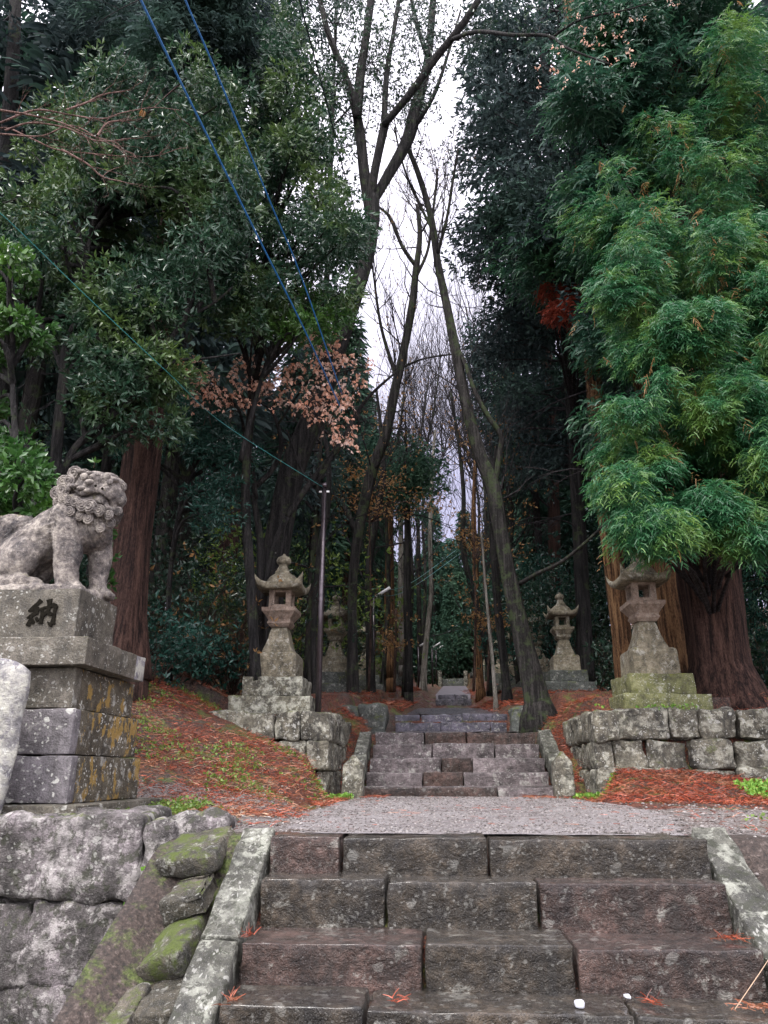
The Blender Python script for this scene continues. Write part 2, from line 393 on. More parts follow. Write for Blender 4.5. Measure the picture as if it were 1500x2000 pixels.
def build_ground():
    def axis(lo, hi, a, b, fine, coarse):
        l = list(np.arange(a, b, fine)); x = a; s = fine
        while x > lo: s = min(s*1.25, coarse); x -= s; l.insert(0, x)
        x = l[-1]; s = fine
        while x < hi: s = min(s*1.25, coarse); x += s; l.append(x)
        return np.array(l)
    xs = axis(-140, 140, -7.5, 7.5, .09, 8); ys = axis(-60, 220, 1.5, 19, .09, 8)
    X, Y = np.meshgrid(xs, ys); Z = ground(X, Y)
    H = np.zeros_like(Z)
    for i in range(Z.shape[0]):
        for j in range(Z.shape[1]):
            x, y = X[i, j], Y[i, j]
            if -9 < x < 9 and 1 < y < 24:
                H[i, j] = mn.fractal(Vector((x*2.2, y*2.2, 0)), 1, 2, 4)*.03
            else: H[i, j] = mn.fractal(Vector((x*.3, y*.3, 0)), 1, 2, 3)*.25
    onpath = (X > -1.25) & (X < 2.05) & (Y > 4.4) & (Y < 12.9)
    H[onpath] *= .08
    inpath = (X > -1.0) & (X < 2.0) & (Y > 16) & (Y < 70)
    H[inpath] *= .1; Z[inpath] -= .04
    H[(X > -1.5) & (X < 2.0) & (Y < 4.9)] *= .3
    Z = Z+H
    V = np.stack([X, Y, Z], -1).reshape(-1, 3); n = len(xs); r = len(ys)
    i, j = np.meshgrid(np.arange(r-1), np.arange(n-1), indexing='ij')
    a = (i*n+j).ravel(); Fc = np.stack([a, a+1, a+n+1, a+n], -1)
    mb = MB(); mb.add(V, Fc)
    t = NT('forest_floor')
    n1 = t.noise(1.1, 6, .65); n2 = t.noise(6, 6, .7); n3 = t.noise(38, 5, .75); n4 = t.noise(2.3, 6, .7, t.vec(off=(7, 3, 1))); n5 = t.noise(50, 6, .8)
    soil = t.ramp(n3, [(.35, (.018, .014, .011)), (.55, (.07, .05, .04)), (.72, (.2, .16, .14))])
    lit = t.ramp(n3, [(.4, (.02, .008, .006)), (.5, (.08, .022, .012)), (.62, (.26, .08, .035))])
    grav = t.ramp(n5, [(.4, (.06, .052, .046)), (.52, (.2, .175, .165)), (.66, (.5, .47, .45))])
    moss = t.ramp(n3, [(.35, (.03, .045, .01)), (.6, (.12, .17, .03))])
    y = t.xyz(1)
    col = t.mix(t.ramp(n1, [(.38, 0.0), (.52, 1.0)]), soil, lit)
    col = t.mix(t.ramp(n4, [(.53, 0.0), (.6, .8)]), col, moss)
    # gravelly strip round the landing
    g = t.math('MULTIPLY', t.math('LESS_THAN', t.math('ADD', y, t.math('MULTIPLY', n2, 1.6)), 9.2), t.math('GREATER_THAN', y, 5.35))
    x_ = t.xyz(0); bnk = t.math('MULTIPLY', t.math('MULTIPLY', t.math('LESS_THAN', x_, -1.15), t.math('LESS_THAN', y, 5.5)), t.ramp(t.math('ADD', n2, t.math('MULTIPLY', n4, .6)), [(.78, 0.0), (.9, .8)]))
    col = t.mix(t.math('MULTIPLY', t.math('GREATER_THAN', t.math('ABSOLUTE', x_), 1.15), t.math('LESS_THAN', y, 5.5)), col, soil)
    col = t.mix(bnk, col, moss)
    col = t.mix(t.math('MULTIPLY', g, t.ramp(n2, [(.35, .2), (.5, .95)])), col, grav)
    t.bsdf(col, t.ramp(n2, [(.4, .45), (.6, .9)]), t.math('ADD', t.math('MULTIPLY', n3, 1.0), t.math('MULTIPLY', n2, .6)), 1.0, .04)
    o = mb.build('ground', t.m); tag(o, kind='structure')
build_ground()
# ------------------------------------------------------------------ landing and paths
def sheet(name, poly_fn, mat, xs, ys, zoff=.006, amp=.004):
    X, Y = np.meshgrid(xs, ys); 
    V = [];
    for i in range(len(ys)):
        x0, x1, z = poly_fn(ys[i])
        for j in range(len(xs)):
            x = x0+(x1-x0)*xs[j]; V.append((x, ys[i], z(x) + zoff + amp*mn.noise(Vector((x*3, ys[i]*3, 4)))))
    n = len(xs); r = len(ys); i, j = np.meshgrid(np.arange(r-1), np.arange(n-1), indexing='ij'); a = (i*n+j).ravel()
    mb = MB(); mb.add(V, np.stack([a, a+1, a+n+1, a+n], -1)); o = mb.build(name, mat); tag(o, kind='structure'); return o
def m_land():
    t = NT('landing_surface')
    g = t.noise(55, 6, .8); b = t.noise(1.2, 5, .6); p = t.noise(4.5, 6, .7, t.vec(off=(3, 1, 0)))
    col = t.ramp(g, [(.34, (.05, .044, .042)), (.5, (.2, .18, .18)), (.62, (.55, .52, .52))])
    col = t.mix(t.ramp(b, [(.45, 0.0), (.7, .35)]), col, (.12, .10, .095))
    col = t.mix(t.ramp(p, [(.62, 0.0), (.67, .6)]), col, (.16, .06, .04))
    t.bsdf(col, t.ramp(b, [(.42, .5), (.6, .24)]), g, 1.0, .02)
    return t.m
M_LAND = m_land()
def lf(y):
    k = np.interp(y, [4.55, 5.0, 5.8, 7.0, 9, 12.75], [0, .02, .12, .3, .3, .25])
    wob = .02*math.sin(y*3.1)*min(1, (y-4.7)*2)
    x1 = np.interp(y, [4.55, 5.2, 5.8, 7, 9, 12.75], [1.46, 1.5, 1.7, 2.0, 2.1, 1.95])
    x0 = np.interp(y, [4.55, 5.2, 5.8, 7, 9, 12.75], [-.96, -1.0, -1.05, -1.18, -1.25, -1.25])
    wob += .09*mn.noise(Vector((y*5, 0, 0)))*min(1, (y-4.7)*3); w2 = .12*mn.noise(Vector((y*4, 7, 0)))*min(1, (y-4.7)*3)
    return x0+wob, x1+w2, (lambda x: -.357)
sheet('landing_path', lf, M_LAND, np.linspace(0, 1, 40), np.linspace(4.9, 12.62, 120), 0.004, .004)
def uf(y):
    w = np.interp(y, [32.9, 34, 58], [.72, .80, .85])
    zc = interp(y, RT)
    xc = np.interp(y, [33, 58], [.7, 1.35])
    return xc-w, xc+w, (lambda x: zc+.02)
sheet('upper_path', uf, plain('slab_path', (.13, .115, .13), .5, var=.3, sc=3, bump=.3), np.linspace(0, 1, 10), np.linspace(33.0, 57, 60), .03)
def uf2(y):
    zc = interp(y, RT); return -.7, 1.5, (lambda x: zc+.02)
sheet('middle_path', uf2, m_step_b, np.linspace(0, 1, 14), np.linspace(17.2, 31.6, 60), .0, .02)
sheet('stair_landing', lambda y: (-.95, 1.55, (lambda x: float(np.interp(y, [14.3, 16.3], [.71, .82])))), m_step_u, np.linspace(0, 1, 12), np.linspace(14.32, 16.35, 14), .0, .01)

# ------------------------------------------------------------------ stairs
def flight(label, cat, steps, mats, group=None, drop=.34, seed=0, base=(0, 0, 0)):
    """steps: (front Y, top z, x0, x1, depth, joints, [dz per block])"""
    root = empty('stone_stairs', base, label, cat, group)
    k = seed
    for (Y, z, x0, x1, dep, joints, rough_) in steps:
        xs = [x0]+joints+[x1]
        for a, b in zip(xs[:-1], xs[1:]):
            k += 1; r = random.Random(k*17)
            g = .006+r.random()*.006
            dz = (r.random()-.5)*.022; dy = (r.random()-.5)*.03
            h = drop
            mb = MB(); rock(mb, ((a+b)/2, Y+dep/2+dy, z-h/2+dz), (b-a-2*g, dep, h), seed=k, res=rough_, amp=rough_*.15, rd=min(.014, rough_*.35), freq=6, skew=(r.random()-.5)*.02)
            mb.build('step_block', mats[r.randrange(len(mats))], root)
    return root
X = lambda px, py, Y: P(px, py, Y).x
s1 = [(4.64, -.357, -1.0, 1.5, .5, [X(665, 1670, 4.64), X(955, 1670, 4.64)], .034),
      (4.43, -.557, -1.0, 1.5, .55, [X(755, 1760, 4.43), X(1052, 1760, 4.43)], .034),
      (4.05, -.777, -1.0, 1.5, .6, [X(828, 1880, 4.05), X(1125, 1890, 4.05)], .034),
      (3.735, -.975, -1.0, 1.5, .6, [X(712, 1985, 3.735), X(1245, 1995, 3.735)], .034),
      (3.40, -1.175, -1.0, 1.5, .6, [-.3, .6], .06),
      (3.06, -1.375, -1.0, 1.5, .6, [.1, .9], .06),
      (2.73, -1.57, -1.0, 1.5, .6, [-.4, .5], .06)]
fl1 = flight('wide wet brown stone steps in the foreground between two sloping curbs', 'stairs', s1, [m_step, m_step, m_step_r])
def curb(parent, x, w, y0, z0, y1, z1, n, mat, seed, h=.3, name='side_curb', cuts=None):
    ts = cuts or [i/n for i in range(n+1)]
    for i in range(n):
        a, b = ts[i], ts[i+1]
        ya, yb = y0+(y1-y0)*a, y0+(y1-y0)*b; za, zb = z0+(z1-z0)*a, z0+(z1-z0)*b
        L = math.hypot(yb-ya, zb-za)-.006; ang = math.atan2(zb-za, yb-ya)
        if yb < ya: ang = math.atan2(za-zb, ya-yb)
        R_ = Matrix.Rotation(ang, 3, 'X')
        c = Vector((x, (ya+yb)/2, (za+zb)/2)) - R_ @ Vector((0, 0, h/2)) + Vector((random.Random(seed+i).uniform(-.008, .008), 0, 0))
        rock_obj(name, c, (w, L, h), mat, parent, seed=seed+i, res=.045, amp=.008, rd=.016, rot=R_)
curb(fl1, -1.105, .2, 4.88, -.315, 2.5, -1.76, 3, m_curb, 31, cuts=[0, .32, .8, 1])
curb(fl1, 1.61, .21, 4.95, -.30, 2.5, -1.77, 3, m_curb, 41, cuts=[0, .36, .8, 1])
s2 = [(12.5, P(890, 1535, 12.5).z, -1.22, 1.80, .6, [X(808, 1540, 12.5), X(972, 1540, 12.5)], .06),
      (12.88, P(890, 1509, 12.88).z, -1.2, 1.78, .6, [X(826, 1520, 12.9), X(905, 1520, 12.9)], .06),
      (13.25, P(890, 1480, 13.25).z, -1.18, 1.78, .6, [X(862, 1490, 13.3), X(922, 1490, 13.3)], .06),
      (13.62, P(890, 1453, 13.62).z, -1.16, 1.76, .6, [X(844, 1465, 13.6), X(966, 1465, 13.6)], .06),
      (14.0, P(890, 1429.5, 14.0).z, -1.14, 1.75, .6, [X(829, 1440, 14), X(911, 1440, 14)], .06)]
s2[0:0] = [(12.2, -.22, -1.2, 1.8, .6, [X(810, 1550, 12.2), X(972, 1550, 12.2)], .06)]
fl2 = flight('grey stone steps beyond the pale landing between two stub posts', 'stairs', s2, [m_step_u, m_step_u, m_step_r], seed=100)
curb(fl2, -1.33, .22, 14.15, .72, 12.3, -.1, 2, m_curb, 51)
curb(fl2, 1.92, .24, 14.15, .74, 12.3, -.1, 2, m_curb, 61)
s3 = [(16.5, P(880, 1412, 16.5).z, X(772, 1400, 16.5), X(990, 1400, 16.5), .5, [X(860, 1400, 16.5), X(957, 1400, 16.5)], .08),
      (16.9, P(880, 1395, 16.9).z, X(770, 1400, 16.9), X(992, 1400, 16.9), .5, [X(822, 1400, 16.9), X(902, 1400, 16.9)], .08)]
s3a = s3[0]; s3a = (16.1,)+s3a[1:]
fl3 = flight('pair of bluish stone steps at the back of the second stairway', 'stairs', s3, [m_step_b], seed=140)
for x in (-1.32, 1.9):
    rock_obj('end_block', (x, 16.7, 1.0), (.36, .5, .6), m_wallD, fl3, seed=int(x*10)+77, res=.07, amp=.02)
z0 = P(890, 1378, 32).z
s4 = [(31.7, P(890, 1383, 31.7).z, -.5, 1.7, .8, [.6], .15), (32.3, P(890, 1366, 32.3).z, X(851, 1370, 32.3), X(921, 1370, 32.3), .6, [], .1), (32.8, P(890, 1357, 32.8).z, X(855, 1360, 32.8), X(914, 1360, 32.8), .6, [X(890, 1360, 32.8)], .1)]
fl4 = flight('small far steps at the foot of the smooth upper path', 'stairs', s4, [m_step_b], seed=160)
yE = 57.5; zE = float(interp(yE, RT))
fl5 = flight('rough low steps at the far end of the path by two pale posts', 'stairs', [(57.3, zE+.35, .1, 2.6, .8, [1.2], .2), (58.2, zE+.7, .2, 2.5, .8, [1.5], .2)], [m_wallD], seed=180, drop=.6)
for i, x in enumerate((.25, 2.2)):
    o = rock_obj('stone_post', (x, 57.2, zE+.5), (.3, .3, 1.3), m_wall, None, seed=i, res=.15, amp=.03)
    tag(o, ['pale stub post left of the far end of the path', 'pale stub post right of the far end of the path'][i], 'post', 'posts at the path end')

# stone stub posts either side of the second stairway
def stub_post(x, y, z, h, w, lab):
    mb = MB(); squareloft(mb, [(-.2, w*.54), (h*.3, w*.52), (h-.05, w*.48), (h-.04, w*.47), (h+.11, .015)], seed=int(x*9), amp=.012)
    o = mb.build('stone_post', m_wall, None); o.location = (x, y, z); tag(o, lab, 'post', 'pointed stub posts'); return o
p = P(690, 1540, 11.6); stub_post(p.x, 11.6, -.42, .56, .3, 'mossy stub post with a pointed top at the left foot of the second stairway')
p = P(1102, 1548, 11.6); stub_post(p.x, 11.6, -.42, .6, .27, 'pale stub post with a pointed top at the right foot of the second stairway')

# ------------------------------------------------------------------ retaining walls
def wall(label, rows, face, thick, mat, seed, group=None, res=.07, amp=.03, axis='x', cat='wall', gap=.004, mats=None):
    """rows: (z bottom, z top, [cuts along the wall])"""
    root = empty('stone_wall', (0, 0, 0), label, cat, group)
    k = seed
    for (z0, z1, cuts) in rows:
        for a, b in zip(cuts[:-1], cuts[1:]):
            k += 1; r = random.Random(k)
            d = (r.random()-.5)*.11; dz = (r.random()-.5)*.05
            sz = (b-a-gap, thick, z1-z0-gap*.6); c = ((a+b)/2, face+thick/2+d, (z0+z1)/2+dz)
            if axis == 'y': sz = (thick, b-a-gap, z1-z0-gap*.6); c = (face+d, (a+b)/2, (z0+z1)/2+dz)
            rock_obj('wall_stone', c, sz, (mats[r.randrange(len(mats))] if mats else mat), root, seed=k, res=res, amp=amp, rd=min(.05, (z1-z0)*.2), freq=3.2, skew=(r.random()-.5)*.09, rot=Matrix.Rotation((r.random()-.5)*.07, 3, 'Y') @ Matrix.Rotation((r.random()-.5)*.08, 3, 'Z'))
    return root
# rough wall carrying the statue, left foreground
Yw = 5.42
xs = lambda px, py: X(px, py, Yw)
wall('rough lichened boulder wall under the stone guardian at the left edge', [
    (-.85, -.30, [-5.6, -4.7, -3.75, xs(275, 1680), xs(335, 1680)]),
    (-1.36, -.84, [-5.4, -4.3, xs(-150, 1850), xs(150, 1850)-.35, xs(275, 1850)]),
    (-1.95, -1.34, [-5.2, -4.4, -3.5, -2.75, -2.1])], Yw, .62, m_rock, 200, res=.04, amp=.04, gap=-.005)
W2 = bpy.data.objects['stone_wall']
rock_obj('wall_stone', (xs(372, 1640), Yw+.32, -.5), (.5, .6, .42), m_rock, W2, seed=231, res=.05, amp=.05, rd=.12)
# terrace under the left lantern
Yl = 11.35
xl = lambda px, py: X(px, py, Yl)
r_l = [(.43, .86, [xl(395, 1400), xl(460, 1400), xl(533, 1420), xl(585, 1420), xl(644, 1420)]),
       (.02, .45, [xl(470, 1470), xl(540, 1470), xl(596, 1470), xl(644, 1470)]),
       (-.4, .04, [xl(520, 1470), xl(590, 1520), xl(612, 1520), xl(641, 1520)])]
w = wall('lichened block wall carrying the left front lantern', r_l, Yl, .5, m_wall, 260, group='lantern terrace walls', res=.055, amp=.028)
for i, (z0, z1) in enumerate([(.43, .86), (.02, .43), (-.42, .02)]):
    for j in range(3):
        rock_obj('wall_stone', (xl(644, 1450)-.28, Yl+.85+j*.78, (z0+z1)/2), (.56, .74, z1-z0-.01), m_wall, w, seed=290+i*3+j, res=.08, amp=.04, rd=.045, freq=3.2)
# terrace under the right lantern
r_r = [(.44, .865, [xl(1160, 1420), xl(1207, 1420), xl(1311, 1420), xl(1372, 1420), xl(1442, 1420), xl(1530, 1420), 5.6, 6.5, 7.5]),
       (.04, .45, [xl(1161, 1460), xl(1200, 1460), xl(1265, 1460), xl(1347, 1460), xl(1435, 1460), xl(1540, 1460), 6.1, 7.3]),
       (-.42, .05, [xl(1162, 1500), xl(1235, 1500), xl(1330, 1510), xl(1440, 1510), xl(1560, 1510), 6.7])]
w = wall('lichened block wall carrying the right front lantern', r_r, Yl, .5, m_wall, 320, group='lantern terrace walls', res=.055, amp=.032)
for i, (z0, z1) in enumerate([(.43, .86), (.02, .43), (-.42, .02)]):
    for j in range(3):
        rock_obj('wall_stone', (xl(1160, 1450)+.3, Yl+.85+j*.78, (z0+z1)/2), (.56, .74, z1-z0-.01), m_wall, w, seed=380+i*3+j, res=.08, amp=.04, rd=.045, freq=3.2)
xb = lambda px: X(px, 1400, 15.3)
wall('low dark mossy wall left of the pair of bluish steps', [(.5, 1.28, [xb(560), xb(640), xb(700), xb(752)])], 15.35, .5, m_wallD, 420, res=.1, amp=.05)
wall('low dark mossy wall right of the pair of bluish steps', [(.5, 1.2, [xb(1000), xb(1045), xb(1082), xb(1130), xb(1200)])], 15.35, .5, m_wallD, 440, res=.1, amp=.06)
# loose stones in the mossy bank beside the left curb
for i, (px, py, Y, s, lab) in enumerate([
        (385, 1662, 4.85, (.34, .4, .09), 'flat mossy slab beside the top of the left curb'),
        (375, 1738, 4.5, (.24, .28, .12), 'wedge of green stone beside the joint of the left curb'),
        (345, 1815, 4.3, (.26, .42, .12), 'bright moss cushion stone below the green wedge'),
        (318, 1912, 4.05, (.26, .34, .12), 'reddish bare stone in the bank left of the curb'),
        (235, 1955, 3.95, (.24, .3, .12), 'dark low stone at the foot of the boulder wall')]):
    p_ = P(px, py, Y) - Vector((0, 0, [.0, .03, .08, .1, .08][i]))
    mt = stone('bank_stone', (.015, .014, .008), (.06, .052, .035), (.14, .12, .09), lich=.15, spots=.3, moss=[.34, .28, .6, .02, .2][i], mosscol=(.06, .085, .006), stain=.7, off=(i, i, i)) 
    o = rock_obj('bank_stone', tuple(p_), s, mt, None, seed=500+i, res=.03, amp=.03, rd=.014, freq=3, skew=.12*(i%3-1), rot=Matrix.Rotation(.35, 3, 'X') @ Matrix.Rotation(-.25, 3, 'Y'))
    tag(o, lab, 'stone', 'loose stones in the bank')

# ------------------------------------------------------------------ komainu pedestal
ped = empty('statue_pedestal', (-3.9, 6.6, -.38), 'tall stepped lichened pedestal carved with one dark character under the guardian', 'pedestal')
ped_l = Vector((-3.9, 6.6, -.38))
def pblock(name, x0, x1, y0, y1, z0, z1, mat, seed, amp=.004, rd=.012, parent=ped, taper=0):
    c = Vector(((x0+x1)/2, (y0+y1)/2, (z0+z1)/2))-ped_l
    return rock_obj(name, c, (x1-x0, y1-y0, z1-z0), mat, parent, seed=seed, res=.07, amp=amp, rd=rd, taper=taper)
pblock('base_slab', -5.2, -2.72, 5.78, 7.65, -.42, -.235, m_ped, 601)
for i, (z0, z1, xr, yb) in enumerate([(-.233, .128, -2.885, 7.4), (.132, .488, -2.92, 7.33), (.492, .82, -2.96, 7.24)]):
    y0 = 5.97+i*.01
    js = [-5.0, -4.1, -3.2-.12*i]; 
    # front course stones (thin leaves) and the flank stones
    mts = [[m_ped, m_pedB, m_pedB], [m_pedB, m_pedB, m_pedB], [m_ped, m_pedR, m_ped]][i]
    pblock('course_block', -5.0, -4.25, y0, 6.7, z0, z1, mts[0], 610+i)
    if i == 2:
        pblock('course_block', -4.245, xr-.42, y0, 6.7, z0, z1, m_pedR, 614+i); pblock('course_block', xr-.415, xr-.002, y0, y0+.12, z0, z1, m_ped, 618+i)
    else: pblock('course_block', -4.245, xr-.002, y0, y0+.12, z0, z1, m_pedB, 614+i)
    pblock('course_block', xr-.5, xr-.001, y0+.124, yb-.0, z0, z1, m_pedS, 622+i)
    pblock('course_block', -5.0, xr-.51, 6.705, yb, z0, z1, m_ped, 626+i)
    # the flank of the corner stone carries the same crust
pblock('cap_slab', -5.08, -2.845, 5.88, 6.925, .825, 1.055, m_ped, 640, rd=.008)
pblock('cap_slab', -3.3, -2.842, 6.93, 7.14, .826, 1.057, m_stele, 641, rd=.006)
pblock('name_block', -4.95, -3.15, 6.25, 7.05, 1.058, 1.552, m_ped, 642, rd=.008, amp=.0012)
# the carved character, brush strokes cut 3 mm deep and dark with grime
def stroke(mb, pts, ws, y):
    pts, ws = spline([(a, 0, b) for a, b in pts], ws, 5)
    n = len(pts); V = []; F_ = []
    for i in range(n):
        t = (pts[min(i+1, n-1)]-pts[max(i-1, 0)]).normalized(); nn = Vector((-t.z, 0, t.x))*ws[i]/2
        wob = 1+.15*math.sin(i*2.3)
        V += [(pts[i]+nn*wob), (pts[i]-nn)]
    V = [(v.x, y, v.z) for v in V] + [(v.x, y+.02, v.z) for v in V]
    m = 2*n
    for i in range(n-1): F_.append((2*i, 2*i+1, 2*i+3, 2*i+2))
    for i in range(n-1):
        F_.append((2*i, 2*i+2, 2*i+2+m, 2*i+m)); F_.append((2*i+1, 2*i+1+m, 2*i+3+m, 2*i+3))
    F_ += [(0, m, m+1, 1), (2*n-2, 2*n-1, m+2*n-1, m+2*n-2)]
    mb.add(V, F_)
mb = MB()
def KZ(x, y):
    q = P(x/5.264, 880+y/5.264, 6.246); return (q.x-ped_l.x, q.z-ped_l.z)
K = [([(425, 1535), (395, 1570), (350, 1605), (300, 1640)], [34, 30, 26, 10]),
     ([(290, 1648), (340, 1645), (385, 1622), (400, 1610)], [14, 22, 26, 8]),
     ([(400, 1640), (360, 1668), (320, 1700), (275, 1722)], [20, 26, 24, 8]),
     ([(300, 1700), (345, 1690), (395, 1668)], [14, 22, 18]),
     ([(330, 1705), (312, 1745), (285, 1805)], [18, 26, 36]),
     ([(335, 1735), (342, 1760), (336, 1785)], [12, 20, 12]),
     ([(372, 1715), (382, 1740), (378, 1760)], [16, 26, 10]),
     ([(437, 1615), (436, 1690), (415, 1785)], [22, 28, 30]),
     ([(400, 1640), (450, 1620), (510, 1605), (560, 1590), (590, 1612)], [10, 18, 20, 32, 16]),
     ([(578, 1600), (563, 1660), (553, 1720), (540, 1790)], [26, 22, 26, 40]),
     ([(540, 1795), (515, 1785), (490, 1760)], [30, 24, 6]),
     ([(510, 1530), (512, 1560), (508, 1610)], [44, 34, 24]),
     ([(508, 1605), (495, 1650), (455, 1690), (425, 1710)], [24, 22, 24, 12]),
     ([(490, 1655), (515, 1678), (540, 1690)], [20, 30, 16])]
for i_, (pts, ws) in enumerate(K): stroke(mb, [KZ(*q) for q in pts], [w_*.00125 for w_ in ws], 6.2425-.0005*i_-ped_l.y)
mb.build('carved_character', m_ink, ped, smooth=False)

# upright slab at the left edge, rounded head
def slab(name, x0, x1, y, th, z0, z1, mat, parent=None, lean=0):
    mb = MB(); n = 22; m = 14; V = []; F_ = []
    for s in (0, 1):
        for i in range(n+1):
            for j in range(m+1):
                u = -1+2*j/m; v = i/n
                topz = z0+(z1-z0)*(1-.09*abs(u)**4)
                x = (x0+x1)/2+(x1-x0)/2*u*(.93+.07*math.sin(v*3)); z = z0+(topz-z0)*v
                q = Vector((x*3, s*5, z*3)); d = mn.fractal(q, 1, 2, 4)*.03
                e = min(1, (1-abs(u))*6, (1-v)*9)
                yy = y + (s*th if True else 0) + (d if s == 0 else -d) + (1-e)*(th*.35)*(1 if s == 0 else -1) + lean*v
                V.append((x+.02*mn.noise(Vector((0, s, z*4)))-.06*(1-v), yy, z))
    N = (n+1)*(m+1)
    for i in range(n):
        for j in range(m):
            a = i*(m+1)+j; F_.append((a, a+1, a+m+2, a+m+1)); a += N; F_.append((a, a+m+1, a+m+2, a+1))
    for i in range(n):
        a = i*(m+1); F_.append((a, a+m+1, a+m+1+N, a+N)); a += m; F_.append((a, a+N, a+m+1+N, a+m+1))
    for j in range(m):
        a = n*(m+1)+j; F_.append((a, a+1, a+1+N, a+N)); a = j; F_.append((a, a+N, a+1+N, a+1))
    mb.add(V, F_); return mb.build(name, mat, parent)
xa = X(62, 1400, 5.6)
o = slab('stone_stele', xa-1.0, xa-.06, 5.55, .16, -.36, P(30, 1283, 5.6).z, m_stele); tag(o, 'upright round-headed slab with pale lichen at the left edge before the pedestal', 'stele')

# ------------------------------------------------------------------ the guardian statue
def make_lion():
    S = 1.0
    body = MB()
    def E(c, r, rot=0): ball(body, c, r, 20, 14)
    def px2(px, py, d=0):     # statue frame: x along the body, z up, measured in metres
        return ((px-200)*.00478, d, (1138-py)*.0050)
    def C(pts, rad, sides=14):
        p_, r_ = spline([px2(*q) for q in pts], rad, 5)
        tube(body, p_, r_, sides)
        ball(body, p_[0], r_[0], 12, 8); ball(body, p_[-1], r_[-1], 12, 8)
    # trunk, back and haunch
    C([(150, 990, 0), (105, 1010, 0), (60, 1040, 0), (20, 1070, 0)], [.24, .22, .22, .22])
    E(px2(152, 1005, 0), (.22, .23, .26)); E(px2(175, 1020, 0), (.19, .21, .16))
    E(px2(45, 1072, -.16), (.2, .12, .19)); E(px2(45, 1072, .16), (.2, .12, .19)); E(px2(20, 1075, 0), (.24, .22, .25))
    E(px2(70, 1050, -.1), (.14, .12, .14))
    # hind feet lying forward
    for d in (-.2, .2):
        C([(20, 1117, d), (60, 1112, d), (92, 1116, d)], [.06, .058, .045]); E(px2(97, 1120, d), (.06, .065, .04))
    # fore legs
    C([(135, 1000, -.15), (142, 1035, -.17), (148, 1075, -.17), (152, 1110, -.17)], [.18, .155, .125, .11])
    C([(172, 1010, .14), (182, 1050, .15), (184, 1090, .15), (186, 1118, .15)], [.14, .12, .095, .085])
    for d, a in ((-.18, 160), (.15, 190)):
        E(px2(a+6, 1122, d), (.10, .085, .05))
        for t in (-.055, -.018, .018, .055): E(px2(a+24, 1126, d+t), (.034, .022, .034))
    # neck and head: the head is turned a little out
    E(px2(158, 975, -.02), (.27, .24, .2)); E(px2(172, 955, -.05), (.26, .24, .18)); E(px2(185, 932, -.06), (.24, .22, .10))
    E(px2(212, 958, -.08), (.15, .2, .12)); E(px2(196, 990, -.04), (.18, .2, .1)); E(px2(215, 985, -.07), (.12, .15, .06))
    # muzzle, nose, brows
    E(px2(222, 950, -.16), (.085, .1, .055)); E(px2(214, 938, -.2), (.05, .06, .04))
    E(px2(226, 935, -.14), (.06, .08, .045))
    for a, d in ((186, -.26), (214, -.25)): E(px2(a, 930, d), (.05, .03, .035))
    # shoulders' mane
    E(px2(120, 985, -.12), (.12, .13, .15)); E(px2(190, 1015, -.1), (.13, .13, .12))
    # tail
    C([(10, 1060, .0), (-8, 1030, .0), (0, 1008, 0), (30, 1004, 0)], [.12, .15, .15, .1])
    E(px2(22, 1008, 0), (.14, .15, .09)); E(px2(-30, 1010, 0), (.16, .15, .13))
    # plinth
    n0 = len(body.v)
    rock(body, px2(60, 1134, 0), (1.0, .66, .1), seed=3, res=.05, amp=.012); rock(body, px2(165, 1136, 0), (.34, .6, .09), seed=4, res=.05, amp=.02)
    o = body.build('_tmp', m_lion)
    md = o.modifiers.new('r', 'REMESH'); md.mode = 'VOXEL'; md.voxel_size = .0135; md.use_smooth_shade = True
    sm = o.modifiers.new('s', 'SMOOTH'); sm.factor = .6; sm.iterations = 3
    dg = bpy.context.evaluated_depsgraph_get(); me = o.evaluated_get(dg).to_mesh()
    V = np.array([v.co[:] for v in me.vertices]); Fq = [tuple(p_.vertices) for p_ in me.polygons]
    NR = np.array([v.normal[:] for v in me.vertices])
    o.evaluated_get(dg).to_mesh_clear(); bpy.data.objects.remove(o)
    out = []
    for v, nr in zip(V, NR):
        q = Vector(v)*7; d = mn.fractal(q, .9, 2.1, 4)*.012
        # carved grooves of the leg fringe and the wavy mane
        x, y, z = v
        X_ = x/.00478+200; Y_ = 1138-z/.0050
        if 104 < X_ < 128 and 1020 < Y_ < 1118: d += -.009*(.5+.5*math.sin(z*230+x*60))
        if 95 < X_ < 150 and 955 < Y_ < 1025 and y < 0: d += -.010*(.5+.5*math.sin(z*150+ math.sin(x*22)*3.0 + x*70))
        if 165 < X_ < 232 and 995 < Y_ < 1045: d += -.009*(.5+.5*math.sin(x*190+z*60))
        if X_ < 60 and Y_ < 1035: d += -.010*(.5+.5*math.sin(x*150-z*120+math.sin(z*30)*2))
        # the long closed mouth, cut from the cheek to the nose
        ym = 960+ (X_-150)*.20 + 6*math.sin((X_-150)*.09)
        if 142 < X_ < 236 and y < -.02: d -= .05*math.exp(-((Y_-ym)/2.4)**2)
        if 150 < X_ < 232 and y < -.05: d += .022*math.exp(-((Y_-(ym+8))/4)**2)
        out.append(Vector(v)+Vector(nr)*d)
    mb = MB(); mb.add([tuple(q) for q in out], Fq)
    # curls: flattened knobs each wound by a raised spiral
    def curl(px, py, r, d, flip=1):
        base = Vector(px2(px, py, 0)); c = Vector((base.x, d, base.z))
        r *= 1.22; ball(mb, c, (r, r*.42, r), 14, 10)
        pts = []; rad = []
        for i in range(26):
            a = i*.62*flip; rr = r*(.95-.85*i/26)
            pts.append(c+Vector((math.cos(a)*rr, -r*.40*math.sqrt(max(0, 1-(rr/r)**2))-r*.05, math.sin(a)*rr))); rad.append(r*.13)
        tube(mb, pts, rad, 6)
